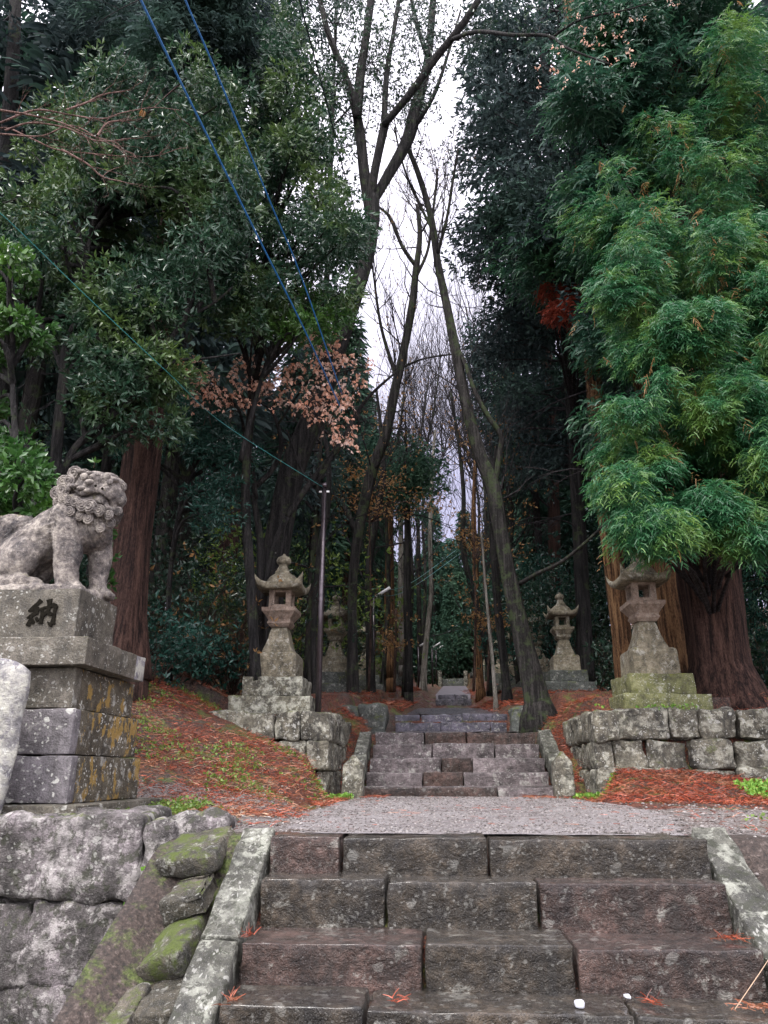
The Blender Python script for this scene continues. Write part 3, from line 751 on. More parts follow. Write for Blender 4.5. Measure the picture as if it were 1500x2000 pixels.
    for (a, b, r, d, f) in [(140, 920, .062, -.20, 1), (122, 938, .06, -.22, 1), (107, 955, .055, -.2, -1), (126, 956, .06, -.25, 1), (136, 937, .05, -.25, -1), (150, 915, .05, -.1, 1),
                            (132, 972, .046, -.27, 1), (148, 976, .046, -.29, -1), (163, 981, .045, -.30, 1), (178, 987, .05, -.3, -1), (194, 989, .055, -.29, 1), (212, 995, .045, -.27, 1),
                            (228, 1000, .04, -.22, -1), (138, 992, .044, -.28, 1), (154, 997, .042, -.30, -1), (240, 965, .04, -.12, 1), (238, 988, .036, -.13, -1), (228, 1012, .042, -.16, 1), (212, 1022, .04, -.2, -1),
                            (236, 940, .042, -.1, 1), (118, 973, .045, -.24, -1), (172, 1003, .04, -.27, 1), (190, 1008, .045, -.26, -1)]: curl(a, b, r, d, f)
    # rolled brows, disc eye, second eye and nostrils
    for a, b, r, d in [(171, 932, .034, -.295), (226, 942, .028, -.27)]: ball(mb, Vector(px2(a, b, d)), (r*1.2, r*.6, r), 16, 10)
    for k_ in range(5): ball(mb, Vector(px2(160+k_*17, 920+k_*3.5, -.25+.01*k_)), (.048, .045, .024), 12, 8)
    for k_ in range(3): ball(mb, Vector(px2(152+k_*16, 949+k_*5, -.29)), (.045, .03, .022), 12, 8)
    ball(mb, Vector(px2(186, 944, -.31)), (.05, .025, .028)); ball(mb, Vector(px2(140, 950, -.27)), (.03, .02, .04))
    # top knob
    ball(mb, Vector(px2(148, 913, -.03)), (.085, .09, .045)); ball(mb, Vector(px2(205, 921, -.1)), (.1, .1, .035)); ball(mb, Vector(px2(175, 915, -.08)), (.11, .1, .03))
    o = mb.build('guardian_statue', m_lion); o.location = (-3.20, 6.66, 1.548); o.scale = (.97, 1.0, 1.1)
    tag(o, 'weathered seated stone guardian lion with curled mane on the tall pedestal', 'statue')
    # nostrils: near-black balls, the shade of open holes put into the colour
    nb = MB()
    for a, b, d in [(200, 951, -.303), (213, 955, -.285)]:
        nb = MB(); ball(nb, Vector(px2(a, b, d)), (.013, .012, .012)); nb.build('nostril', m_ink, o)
    return o
lion = make_lion()

# ------------------------------------------------------------------ lanterns
def make_lantern(name='stone_lantern'):
    r = empty(name)
    def part(nm, prof, mat, sub=6, amp=.005, seed=0, parent=None, rounded=False):
        mb = MB(); squareloft(mb, prof, sub=sub, amp=amp, seed=seed); return mb.build(nm, mat, parent or r, smooth=False)
    def rk(nm, z0, z1, w, mat, seed, amp=.012, rd=.02):
        return rock_obj(nm, (0, 0, (z0+z1)/2), (w, w, z1-z0-.004), mat, r, seed=seed, res=.06, amp=amp, rd=rd)
    rk('base_slab', 0, .30, 1.32, BASE, 1); rk('base_slab', .30, .62, .98, BASE, 2)
    q = part('plinth', [(.62, .36), (.97, .35), (1.01, .335), (1.03, .31)], BASE2, seed=3, amp=.01)
    part('shaft', [(1.032, .255), (1.06, .25), (1.15, .215), (1.28, .175), (1.40, .15), (1.46, .13), (1.475, .125)], BASE2, seed=4, amp=.008)
    part('lower_slab', [(1.477, .155), (1.50, .175), (1.53, .195), (1.535, .2), (1.565, .2)], TOP, seed=5)
    part('platform', [(1.567, .185), (1.60, .19), (1.72, .275), (1.725, .285), (1.79, .29)], TOP, seed=6)
    # fire box: four posts and two rings round an open chamber
    mb = MB(); z0, z1, h = 1.792, 2.10, .19
    for a, b in ((z0, z0+.06), (z1-.035, z1)):
        V = [(-h, -h, a), (h, -h, a), (h, h, a), (-h, h, a), (-h, -h, b), (h, -h, b), (h, h, b), (-h, h, b)]
        mb.add(V, [(0, 3, 2, 1), (4, 5, 6, 7), (0, 1, 5, 4), (1, 2, 6, 5), (2, 3, 7, 6), (3, 0, 4, 7)])
    for sx in (-1, 1):
        for sy_ in (-1, 1):
            x, y, w_ = sx*(h-.047), sy_*(h-.047), .045; a, b = z0+.06, z1-.035
            V = [(x-w_, y-w_, a), (x+w_, y-w_, a), (x+w_, y+w_, a), (x-w_, y+w_, a), (x-w_, y-w_, b), (x+w_, y-w_, b), (x+w_, y+w_, b), (x-w_, y+w_, b)]
            mb.add(V, [(0, 1, 5, 4), (1, 2, 6, 5), (2, 3, 7, 6), (3, 0, 4, 7)])
    mb.build('fire_box', TOP, r, smooth=False)
    # roof: flared square canopy with raised corners over a bell
    mb = MB(); N = 12; V = []; F_ = []
    def rf(u, v):
        m = max(abs(u), abs(v)); cr = (abs(u)*abs(v))
        w_ = .375+.05*cr**3
        x, y = u*w_, v*w_
        rr = min(1, math.hypot(u, v))
        top = 2.19+.10*(1-m)**.8 + .17*cr**6 + .012*m*m
        dome = 2.20+.25*math.sqrt(max(0, 1-(math.hypot(x, y)/.30)**2)) if math.hypot(x, y) < .30 else 0
        bot = 2.10+.16*cr**6
        return x, y, max(top, dome), bot
    for i in range(2*N+1):
        for j in range(2*N+1):
            u, v = -1+i/N, -1+j/N; x, y, t_, b_ = rf(u, v); V.append((x, y, t_))
    n_ = len(V)
    for i in range(2*N+1):
        for j in range(2*N+1):
            u, v = -1+i/N, -1+j/N; x, y, t_, b_ = rf(u, v); V.append((x*.965, y*.965, b_))
    L = 2*N+1
    for i in range(2*N):
        for j in range(2*N):
            a = i*L+j; F_.append((a, a+L, a+L+1, a+1)); F_.append((n_+a, n_+a+1, n_+a+L+1, n_+a+L))
    ring = [i*L for i in range(L)] + [(L-1)*L+j for j in range(1, L)] + [i*L+L-1 for i in range(L-2, -1, -1)] + [j for j in range(L-2, 0, -1)]
    for a, b in zip(ring, ring[1:]+ring[:1]): F_.append((a, b, b+n_, a+n_)[::-1])
    mb.add(V, F_); mb.build('roof', BASE2, r)
    part('neck', [(2.40, .125), (2.46, .115), (2.465, .10), (2.50, .09), (2.56, .068), (2.585, .075)], BASE2, seed=8)
    mb = MB(); ring_ = 18; prof = [(2.583, .05), (2.60, .10), (2.63, .125), (2.675, .13), (2.72, .105), (2.745, .06), (2.765, .03), (2.79, .022), (2.80, .003)]
    V = []; F_ = []
    for z, rr in prof:
        for k in range(ring_): V.append((rr*math.cos(2*PI*k/ring_), rr*math.sin(2*PI*k/ring_), z))
    for i in range(len(prof)-1):
        for k in range(ring_): a = i*ring_+k; b = i*ring_+(k+1) % ring_; F_.append((a, b, b+ring_, a+ring_))
    F_.append(tuple(range(ring_))[::-1]); mb.add(V, F_); mb.build('finial', BASE2, r)
    return r
def copy_tree(o, parent=None):
    c = o.copy(); COL.objects.link(c)
    if parent is not None: c.parent = parent
    for ch in [q for q in bpy.data.objects if q.parent == o]: copy_tree(ch, c)
    return c
BASE, BASE2, TOP = m_lanB, m_lan, m_lanT
lanA = make_lantern()
xL = P(533, 1395, 12.35).x
lanA.location = (-2.63, 12.4, .84); lanA.rotation_euler = (0, 0, .0)
tag(lanA, 'large mossy-roofed stone lantern on the left block wall behind the tall pole', 'lantern', 'stone lanterns lining the stairs')
BASE, BASE2, TOP = m_lanG, m_lan, m_lanT
lanB = make_lantern(); lanB.location = (3.47, 12.5, .83); lanB.rotation_euler = (.0, .0, .06); lanB.scale = (1.03,)*3
tag(lanB, 'large stone lantern with a green base before the cedar trunks at right', 'lantern', 'stone lanterns lining the stairs')
BASE, BASE2, TOP = m_wallD, m_lan, m_lan
labs = {0: ('grey lantern partly behind the tall pole', 'smaller lantern between the right leaning trunk and the right front lantern')}
rows = [(-2.72, 20.0, 1.0, 'dim grey lantern seen just right of the tall pole', 0), (3.38, 20.0, .98, 'lantern with an orange shaft between the right leaning trunk and the right front lantern', 0),
        (-2.5, 26.5, 1.0, 'dark lantern third from the front in the left row', .03), (3.45, 26.0, 1.1, 'lantern whose pale roof shows just right of the leaning trunk', 0),
        (-2.55, 32.5, .95, 'dark low lantern fourth from the front in the left row', .1), (3.1, 31.0, 1.0, 'dim lantern just left of the right leaning trunk', .1),
        (-2.4, 38.0, .95, 'small dim lantern fifth from the front in the left row', 0), (3.2, 38.0, .95, 'small dim lantern fifth from the front in the right row', 0),
        (-2.2, 44.0, .95, 'tiny lantern sixth in the left row', 0), (3.0, 45.0, .95, 'tiny lantern sixth in the right row', 0), (-2.2, 51.0, .9, 'last tiny lantern of the left row', 0), (2.9, 52.0, .9, 'last tiny lantern of the right row', 0)]
lanC = None
for x, y, s, lab, rz in rows:
    if lanC is None: lanC = make_lantern(); o = lanC
    else: o = copy_tree(lanC)
    o.location = (x, y, gz(x, y)-.06); o.scale = (s, s, s); o.rotation_euler = (0, 0, rz); tag(o, lab, 'lantern', 'stone lanterns lining the stairs')

# ------------------------------------------------------------------ poles, lamps, cables
def lamp(x, y, h, r, lab, head=True, name='lamp_pole', tall=False):
    z = gz(x, y) - .05 if not tall else .82
    root = empty(name, (x, y, z), lab, 'lamp pole' if head else 'pole', 'poles along the stairs')
    mb = MB(); tube(mb, [(0, 0, 0), (0, 0, h*.5), (0, 0, h)], [r, r, r*.9], 12); mb.build('pole', m_pole, root)
    if head:
        a = MB(); tube(a, [(0, 0, h), (.1, 0, h+.05), (.12, 0, h+.06)], [r*.6]*3, 8); a.build('bracket', m_pole, root)
        tb = MB(); tube(tb, [(.08, 0, h+.05), (.55, -.1, h+.32)], [.05, .05], 10); tb.build('lamp_tube', m_white, root)
    else:
        tb = MB(); tube(tb, [(0, 0, h-.02), (0, 0, h+.05)], [r*1.3, r*1.3], 10); tb.build('cap', m_pole, root)
        cl = MB(); tube(cl, [(-.09, 0, h-.1), (.09, 0, h-.1)], [.018, .018], 6); cl.build('clamp', m_white, root)
    return root
lamp(P(621, 1390, 12.0).x, 12.0, P(634, 950, 12.0).z-.82, .05, 'tall plain grey pole rising beside the left front lantern', head=False, name='utility_pole', tall=True)
lamp(P(729, 1365, 24).x, 24, P(729, 1165, 24).z-gz(P(729, 1365, 24).x, 24), .055, 'nearest lamp pole with a white tube head left of the path')
for px, Y, yt, lab in [(818, 40, 1262, 'first of the small far lamp poles beside the pale curved trunk'), (845, 49, 1264, 'middle one of the small far lamp poles near the path'), (853, 58, 1268, 'farthest thin lamp pole near the path')]:
    x = P(px, 1330, Y).x; lamp(x, Y, P(px, yt, Y).z-gz(x, Y), .05, lab)
def cable(pts, r, mat, lab, sag=0, group='overhead cables'):
    p_, r_ = spline(pts, [r]*len(pts), 10)
    mb = MB(); tube(mb, p_, r_, 6); o = mb.build('overhead_cable', mat); return tag(o, lab, 'cable', group)
def taut(px, Y0, C):
    """points of one nearly straight span from the distance Y0 to the pole head C"""
    k = [P(a, b, 1).x for a, b in px]; kc = C.x/C.y; a_ = (k[0]-kc)/(1/Y0-1/C.y); b_ = kc-a_/C.y
    return [P(x, y, a_/(q-b_)) for (x, y), q in zip(px, k)]+[C]
cable(taut([(215, -130), (275, 0), (350, 155), (440, 335), (515, 485), (590, 635)], 4.2, P(668, 802, 11.5)), .0125, m_cable, 'thick blue cable crossing the left foliage, the left one of the two blue ones')
cable(taut([(312, -130), (362, 0), (410, 112), (470, 255), (530, 400), (590, 545)], 4.6, P(668, 770, 11.3)), .0105, m_cable, 'thinner blue cable right of the thick one')
cable([P(560, -100, 6), P(585, 0, 7), P(635, 190, 9), P(690, 400, 12), P(742, 545, 16), P(790, 650, 22)], .011, m_cableD, 'dark cable crossing the white sky by the forked trunk')
cable([P(-60, 375, 5), P(10, 425, 5.5), P(160, 570, 6.6), P(330, 730, 8), P(440, 830, 9.8), P(633, 953, 12.0)], .005, m_cableT, 'teal cable slanting from the left edge to the tall pole')
cable([P(728, 1165, 24), P(800, 1150, 30), P(900, 1080, 45)], .012, m_cableT, 'thin far cable over the path, lower one')
cable([P(728, 1150, 24), P(800, 1140, 30), P(890, 1075, 46)], .012, m_cableT, 'thin far cable over the path, upper one')
def m_peb():
    t = NT('pebble_stone'); r = t.geo.outputs['Random Per Island']
    t.bsdf(t.ramp(r, [(0, (.04, .035, .03)), (.5, (.17, .15, .14)), (.85, (.24, .22, .21)), (1, (.34, .32, .3))]), .5); return t.m
m_pebble = m_peb()
# a scrap of white plastic lying on the steps
mb = MB(); p_ = P(1135, 1977, 3.78); rock(mb, (p_.x, 3.82, -.957), (.045, .04, .03), seed=5, res=.012, amp=.01, rd=.012)
o = mb.build('plastic_scrap', m_plastic); tag(o, 'small white scrap lying on a wet tread at the bottom', 'litter scrap')
mb = MB(); rock(mb, (P(1231, 1965, 3.9).x, 3.95, -.957), (.035, .05, .02), seed=6, res=.012, amp=.01, rd=.012)
o = mb.build('pebble', m_plastic); tag(o, 'pale pebble on the bottom tread right of the white scrap', 'pebble')
# ================================================================== vegetation
def unit(a): return a/np.maximum(1e-9, np.linalg.norm(a, axis=1, keepdims=True))
def add_leaves(mb, p, d, L, W, fold=.25, mi=0):
    """one folded diamond leaf per row of p, pointing along d"""
    n = len(p); d = unit(d); L = np.broadcast_to(L, n)[:, None]; W = np.broadcast_to(W, n)[:, None]
    s = unit(np.cross(d, rng.normal(size=(n, 3)))); u = np.cross(s, d)
    tip = p+d*L; m = p+d*L*.45+u*W*fold
    a = m+s*W*.5; b = m-s*W*.5
    V = np.stack([p, a, tip, b], 1).reshape(-1, 3); i = np.arange(n)*4
    Fc = np.concatenate([np.stack([i, i+1, i+2], 1), np.stack([i, i+2, i+3], 1)])
    mb.add(V, Fc, mi)
def add_strands(mb, p, d, L, W, droop=.6, mi=0, segs=2):
    n = len(p); d = unit(d); L = np.broadcast_to(L, n)[:, None]; W = np.broadcast_to(W, n)[:, None]
    s = unit(np.cross(d, rng.normal(size=(n, 3))))
    rings = []; q = p.copy(); dd = d.copy()
    for k in range(segs+1):
        w = W*(1-.55*k/segs)*.5
        rings.append(np.stack([q+s*w, q-s*w], 1))
        q = q+dd*L/segs; dd = unit(dd+np.array([0, 0, -droop])/segs*1.6)
    V = np.concatenate(rings, 1).reshape(-1, 3); m = 2*(segs+1); i = np.arange(n)*m
    Fc = np.concatenate([np.stack([i+2*k, i+2*k+1, i+2*k+3, i+2*k+2], 1) for k in range(segs)])
    mb.add(V, Fc, mi)
def blob_points(c, r, n, flat=.75, shell=2.4):
    v = unit(rng.normal(size=(n, 3))); rr = rng.random(n)**(1/shell)
    return np.array(c)+v*rr[:, None]*np.array([r, r, r*flat]), v
def rosettes(mb, P0, D0, k, L, W, spread=.9, droop=.15):
    n = len(P0); p = np.repeat(P0, k, 0); d = np.repeat(unit(D0), k, 0)
    d = d*.6+rng.normal(size=(n*k, 3))*spread*.6+np.array([0, 0, -droop])
    Lk = L*(.45+.85*rng.random(n*k))
    add_leaves(mb, p+unit(d)*.01, d, Lk, Lk*W)
def sugi(mb, P0, D0, S=9, L=.22, l=.13, w=.013, mi=0):
    """hanging cedar sprays: rope-like strands set along a drooping axis"""
    n = len(P0); d = unit(unit(D0)*.8+np.array([0, 0, -.55])+rng.normal(size=(n, 3))*.25)
    s = unit(np.cross(d, np.array([0, 0, 1.])+rng.normal(size=(n, 3))*.3))
    Lr = L*(.6+.8*rng.random(n))[:, None]
    for j in range(S):
        t = (j+.3)/S; side = 1 if j % 2 else -1
        q = P0+d*Lr*t+np.array([0, 0, -.25])*Lr*t*t
        dd = d*.75+s*side*(.75-.3*t)+np.array([0, 0, .05])+rng.normal(size=(n, 3))*.15
        add_strands(mb, q, dd, l*(1.15-.5*t)*(.7+.6*rng.random(n)), w, droop=.95, mi=mi)
def in_poly(x, y, poly):
    c = False; j = len(poly)-1
    for i in range(len(poly)):
        if ((poly[i][1] > y) != (poly[j][1] > y)) and x < (poly[j][0]-poly[i][0])*(y-poly[i][1])/(poly[j][1]-poly[i][1])+poly[i][0]: c = not c
        j = i
    return c
def sites(poly, n, Y0, Y1, seed=0, mind=0):
    """spots for boughs inside a region of the wood seen through the given outline, spread over a real depth"""
    r = random.Random(seed); xs = [p[0] for p in poly]; ys = [p[1] for p in poly]; out = []; k = 0
    while len(out) < n and k < 20000:
        k += 1; x, y = r.uniform(min(xs), max(xs)), r.uniform(min(ys), max(ys))
        if not in_poly(x, y, poly): continue
        q = P(x, y, r.uniform(Y0, Y1))
        if mind and any((q-o).length < mind for o in out): continue
        out.append(q)
    return out
def limb(mb, pts, Ys=None, Y=None, sides=10, per=6, jag=.25, f=1.0, sd=0):
    """limb through (photo x, photo y, width in photo px) marks at distance Y"""
    q = []; r = []
    for i, t in enumerate(pts):
        y = Y if Ys is None else Ys[i]
        c = P(t[0], t[1], y); q.append(c); r.append(max(.008, t[2]*(c.dot(FWD))/F/2*f))
    q, r = spline(q, r, per); tube(mb, q, r, sides, jag=jag, sd=sd); return q, r
def grow(mb, p, d, L, r, depth, rr, up=.15, spread=.7, sides=4, tips=None, nb=3):
    n = 4; pts = [Vector(p)]; rad = [r]; d = Vector(d).normalized(); q = Vector(p)
    kids = []
    for i in range(n):
        d = (d+Vector((rr.gauss(0, .16), rr.gauss(0, .16), rr.gauss(0, .12)+up*.3))).normalized()
        q = q+d*L/n; pts.append(q); rad.append(r*(1-.7*(i+1)/n)); kids.append((q.copy(), d.copy()))
    tube(mb, pts, rad, sides, cap=False)
    if tips is not None and depth <= 1: tips += [(k[0], k[1]) for k in kids]
    if depth > 0:
        for i in range(nb):
            q0, d0 = kids[rr.randrange(0, n)]
            nd = (d0+Vector((rr.gauss(0, 1), rr.gauss(0, 1), rr.gauss(0, .6)+up)).normalized()*spread)
            grow(mb, q0, nd, L*rr.uniform(.5, .75), r*.5, depth-1, rr, up, spread, max(3, sides-1), tips, nb)
def vec2np(l): return np.array([tuple(v) for v in l])
def connect(mb, trunk, targets, r0=.05, every=1, low=.6, seed=0):
    rr = random.Random(seed)
    for t in targets[::every]:
        c = min(trunk, key=lambda q: (q-t).length+abs(q.z-(t.z-low))*1.5)
        m = c.lerp(t, .5)+Vector((rr.uniform(-.2, .2), rr.uniform(-.2, .2), rr.uniform(.0, .35)))
        p_, r_ = spline([c, m, t], [r0, r0*.6, r0*.2], 4); tube(mb, p_, r_, 5, cap=False)

TREES = 'trees beside the stairs'
# ---------------------------------------------------------------- left evergreen oak with a black forked trunk
def oak(label, trunks, Y, poly, n, Yr, r, npb, mat, bark_m, L=.10, W=.32, k=6, seed=0, tw=.045, cat='tree', extra=None, flat=.7, group=TREES, shell=2.2, mind=.0):
    root = empty('broadleaf_tree', trunks[0][0] if isinstance(trunks[0][0], Vector) else P(trunks[0][0][0], trunks[0][0][1], Y), label, cat, group); loc = root.location.copy()
    tb = MB(); line = []
    for t in trunks:
        q, rr_ = limb(tb, t, Y=Y, sd=seed); line += q
    ss = sites(poly, n, *Yr, seed=seed, mind=mind)
    if extra: ss += [P(*e) for e in extra]
    connect(tb, line, ss, tw, seed=seed)
    lf_ = MB()
    for i, c in enumerate(ss):
        rr = r*random.Random(seed+i).uniform(.6, 1.25)
        p_, v_ = blob_points(c, rr, int(npb*(rr/r)**2), flat, shell)
        rosettes(lf_, p_, v_+np.array([0, 0, .1]), k, L, W)
    tb.build('trunk', bark_m, root, local=loc); lf_.build('crown', mat, root, local=loc)
    return root
r9 = random.Random(99)
polyL1 = [(-40, 330), (60, 260), (130, 170), (230, 130), (400, 130), (470, 190), (470, 560), (330, 640), (280, 600), (200, 640), (120, 560), (-40, 480)]
oak('dark evergreen tree with a black trunk forking above the guardian statue',
    [[(108, 960, 22), (112, 860, 22), (125, 740, 20), (128, 690, 20), (142, 640, 12), (165, 540, 9), (180, 430, 7)],
     [(125, 730, 12), (100, 670, 9), (65, 610, 8), (20, 570, 5)], [(132, 740, 10), (155, 690, 8), (205, 640, 7), (260, 560, 5)],
     [(118, 930, 15), (150, 870, 13), (205, 825, 13), (262, 775, 12), (300, 730, 11), (325, 670, 11), (362, 620, 9), (372, 550, 8), (395, 480, 5)],
     [(300, 730, 7), (350, 705, 6), (400, 700, 4), (470, 690, 3)], [(370, 620, 6), (420, 590, 5), (455, 560, 3)],
     [(178, 840, 7), (210, 740, 6), (232, 640, 5), (245, 520, 4)]], 9.0, polyL1, 84, (8.2, 10.6), .52, 130, m_lf_oak, m_bark_dk, seed=1, L=.115,
    extra=[(x_, y_, yy_) for x_, y_, yy_ in [(r9.uniform(170, 325), r9.uniform(600, 850), r9.uniform(8.6, 9.7)) for _ in range(26)]+[(r9.uniform(-20, 260), r9.uniform(520, 700), r9.uniform(9.5, 11)) for _ in range(12)]])
polyL2 = [(440, 60), (580, 20), (560, 120), (610, 180), (640, 300), (650, 420), (690, 440), (700, 540), (690, 600), (560, 640), (440, 640), (380, 560), (400, 300)]
oak('dense evergreen tree whose glossy crown ends at the white sky left of the forked trunk',
    [[(500, 1330, 22), (490, 1150, 20), (480, 950, 18), (495, 760, 16), (520, 560, 14), (530, 380, 10), (520, 200, 6)]], 12.0, polyL2, 90, (9.5, 13.0), .55, 135, m_lf_oak, m_bark_dk, seed=2, L=.12)
oak('bright leafy branch mass with pale tips below the blue cables',
    [[(470, 900, 10), (500, 780, 8), (540, 660, 6), (600, 600, 4)]], 10.8, [(440, 590), (560, 570), (700, 600), (710, 660), (560, 650), (430, 640)], 11, (10.0, 11.2), .34, 90, m_lf_cam, m_bark_dk, seed=3, L=.11, W=.28)
oak('teal glossy leaved tree hanging low before the big cedar trunk left of the maple',
    [[(330, 1330, 12), (330, 1150, 10), (350, 1000, 9), (380, 880, 6)]], 12.4, [(210, 790), (330, 760), (460, 800), (500, 880), (480, 960), (420, 1010), (330, 960), (240, 900)], 26, (11.6, 13.6), .46, 95, m_lf_teal, m_bark_dk, seed=4, L=.12, W=.24, k=7)
oak('bright green camellia at the left edge behind the guardian statue',
    [[(40, 1180, 18), (45, 1050, 16), (30, 850, 12), (20, 650, 8)]], 8.0, [(-90, 430), (30, 460), (60, 540), (75, 650), (45, 720), (55, 800), (90, 900), (100, 985), (60, 1020), (-90, 1020)], 34, (7.4, 8.6), .30, 60, m_lf_cam, m_bark_dk, seed=5, L=.115, W=.5, k=5, extra=[(150, 1000, 7.8), (110, 1010, 7.8)])
# a vine beside the fore paw of the statue, and a sprig on its head
mb = MB(); pts = [P(x, y, 7.15) for x, y in ((205, 1170), (212, 1110), (205, 1060), (220, 1010))]
tube(mb, pts, [.008]*4, 5); o_ = mb.build('climbing_vine', m_twig)
mb = MB(); pp = vec2np(spline(pts, [1]*4, 14)[0]); rosettes(mb, pp+rng.normal(size=pp.shape)*.03, np.array([[.5, -.6, .3]]*len(pp)), 4, .085, .55); mb.build('leaves', m_lf_cam, o_)
tag(o_, 'leafy vine climbing behind the fore paw of the guardian statue', 'vine')
mb = MB(); b = P(183, 914, 6.6); tube(mb, [b, b+Vector((.005, 0, .1))], [.004, .003], 5); o_ = mb.build('seedling', m_twig)
mb = MB(); add_leaves(mb, np.array([tuple(b+Vector((0, 0, .06)))]*4), np.array([[1, -.2, .25], [-1, -.1, .5], [-.5, .3, .8], [.3, -.6, .3]]), .09, .03); mb.build('leaves', m_lf_cam, o_)
tag(o_, 'tiny seedling growing on top of the guardian head', 'seedling')

# ---------------------------------------------------------------- great forked tree over the left lantern
def multi(name, label, limbs, bark_m, cat='tree', twigs=(), seed=0, leafmat=None, leafk=0, leafn=0, leafs=(.05, .4), leaf_poly=None, tmat=None, group=TREES, sd=0, leafname='crown', fillr=.25, twr=None):
    base = P(limbs[0][0][0][0], limbs[0][0][0][1], limbs[0][1][0]); root = empty(name, base, label, cat, group)
    tb = MB(); lines = []
    for pts, Ys in limbs:
        q, r_ = limb(tb, pts, Ys=Ys, sd=seed+sd); lines.append((q, r_))
    q, r_ = lines[0]; tube(tb, [q[0]+Vector((0, 0, -.7)), q[0]+Vector((0, 0, -.15)), q[0], q[0].lerp(q[3], .5)], [r_[0]*1.5, r_[0]*1.3, r_[0]*1.12, r_[1]], 12, jag=.3)
    tb.build('trunk', bark_m, root, local=base)
    tips = []
    if twigs:
        wb = MB(); rr = random.Random(seed)
        for li, cnt, L, r, dep, up in twigs:
            q, r_ = lines[li]
            for i in range(cnt):
                k = rr.randrange(int(len(q)*.25), len(q)); d = (q[min(k+1, len(q)-1)]-q[k-1]).normalized()
                dv = d*.6+Vector((rr.gauss(0, 1), rr.gauss(0, .7), rr.gauss(0, .5)+up)).normalized()
                grow(wb, q[k], dv, L*rr.uniform(.6, 1.2), r, dep, rr, up=up, tips=tips)
        wb.build('twigs', tmat or m_twigdk, root, local=base)
    if leafmat and tips and leafn:
        lb = MB(); T = vec2np([t[0] for t in tips]); D = vec2np([t[1] for t in tips])
        i = rng.integers(0, len(T), leafn); rosettes(lb, T[i]+rng.normal(size=(leafn, 3))*fillr, D[i], leafk, leafs[0], leafs[1]); lb.build(leafname, leafmat, root, local=base)
    return root, lines
Y = 14.0
multi('forked_tree', 'huge dark leaning tree forking into several limbs across the white sky', [
    ([(515, 1345, 60), (522, 1200, 56), (540, 1060, 54), (566, 930, 50), (600, 840, 44), (640, 740, 38), (685, 600, 34), (715, 500, 32), (727, 430, 30), (728, 385, 26)], [14]*10),
    ([(724, 420, 24), (712, 340, 22), (703, 260, 19), (692, 205, 16), (668, 130, 13), (640, 60, 12), (612, -60, 10)], [14, 14, 13.8, 13.6, 13.4, 13.2, 13]),
    ([(697, 230, 17), (704, 150, 17), (716, 70, 16), (733, -60, 14)], [13.6, 13.6, 13.6, 13.6]),
    ([(722, 400, 20), (733, 330, 17), (748, 260, 16), (757, 225, 15)], [14, 13.8, 13.6, 13.5]),
    ([(750, 240, 11), (755, 150, 10), (768, 70, 9), (787, -50, 8)], [13.6, 13.7, 13.8, 14]),
    ([(750, 245, 14), (800, 185, 15), (850, 115, 15), (905, 45, 15), (960, -40, 14)], [13.5, 13, 12.6, 12.2, 12]),
    ([(728, 395, 20), (757, 345, 21), (795, 275, 22), (812, 215, 22), (830, 150, 18), (840, 80, 15), (850, -50, 14)], [14, 14.2, 14.4, 14.5, 14.6, 14.8, 15]),
    ([(836, 110, 10), (815, 50, 9), (795, -50, 8)], [14.6, 14.6, 14.6]),
    ([(815, 240, 9), (850, 180, 7), (880, 90, 6), (900, 20, 4)], [14.4, 14.2, 14, 14]),
    ([(880, 78, 8), (930, 62, 7), (1000, 68, 7), (1070, 70, 6), (1110, 95, 5), (1190, 125, 3)], [12.4, 11.5, 10.8, 10.3, 10, 9.8]),
    ([(1080, 72, 5), (1120, 45, 5), (1165, 30, 4), (1240, 15, 3), (1330, -20, 2)], [10.3, 10, 9.8, 9.6, 9.5])],
    m_bark_dk, twigs=[(1, 10, 1.0, .018, 3, .2), (2, 8, 1.0, .018, 3, .2), (4, 7, .9, .014, 3, .3), (5, 7, .9, .014, 3, .3), (6, 9, 1.0, .018, 3, .3), (8, 5, .8, .012, 3, .3), (7, 5, .9, .014, 3, .3), (9, 5, .35, .005, 2, .0), (10, 5, .35, .005, 2, .0)], seed=21,
    leafmat=m_lf_dark, leafk=4, leafn=4200, leafs=(.085, .42), leafname='ivy', fillr=.22)
# leaves wrapping the left half of the fork: evergreen behind it
oak('sparse dark evergreen seen against the white sky behind the left limbs of the fork',
    [[(600, 1330, 16), (610, 1100, 15), (625, 800, 13), (640, 500, 11), (650, 200, 8), (660, -80, 6)]], 18.0, [(560, -60), (700, -60), (715, 120), (700, 260), (690, 420), (680, 520), (640, 480), (620, 250), (570, 120)], 40, (16, 20), .75, 60, m_lf_dark, m_bark_dk, seed=9, L=.14, W=.4, k=4)
# peach leaves at the tip of the long bough
lb = MB(); rr_ = random.Random(5); ft = bpy.data.objects['forked_tree']
pl = [(x, y) for x, y in [(1125, 28), (1140, 50), (1160, 30), (1180, 45), (1200, 32), (1225, 35), (1250, 30), (1310, 5), (1320, 4), (1330, 0), (1215, 60), (1190, 70), (1150, 88), (1160, 84), (1175, 88), (1145, 82), (1210, 62), (1220, 85), (1230, 95), (1225, 105), (1240, 118), (1200, 118), (1185, 118), (1130, 120), (1125, 130), (1150, 118), (1095, 95), (1082, 88), (1050, 130), (1070, 132), (1090, 135), (1050, 165), (1100, 165), (1140, 62)]]
T = np.array([tuple(P(x+rr_.uniform(-8, 8), y+rr_.uniform(-8, 8), 9.9+rr_.uniform(-.2, .2))) for x, y in pl for _ in range(2)])
rosettes(lb, T, np.array([[0, -.3, -.8]]*len(T)), 4, .06, .5); lb.build('peach_leaves', m_lf_peach, ft, local=ft.location)

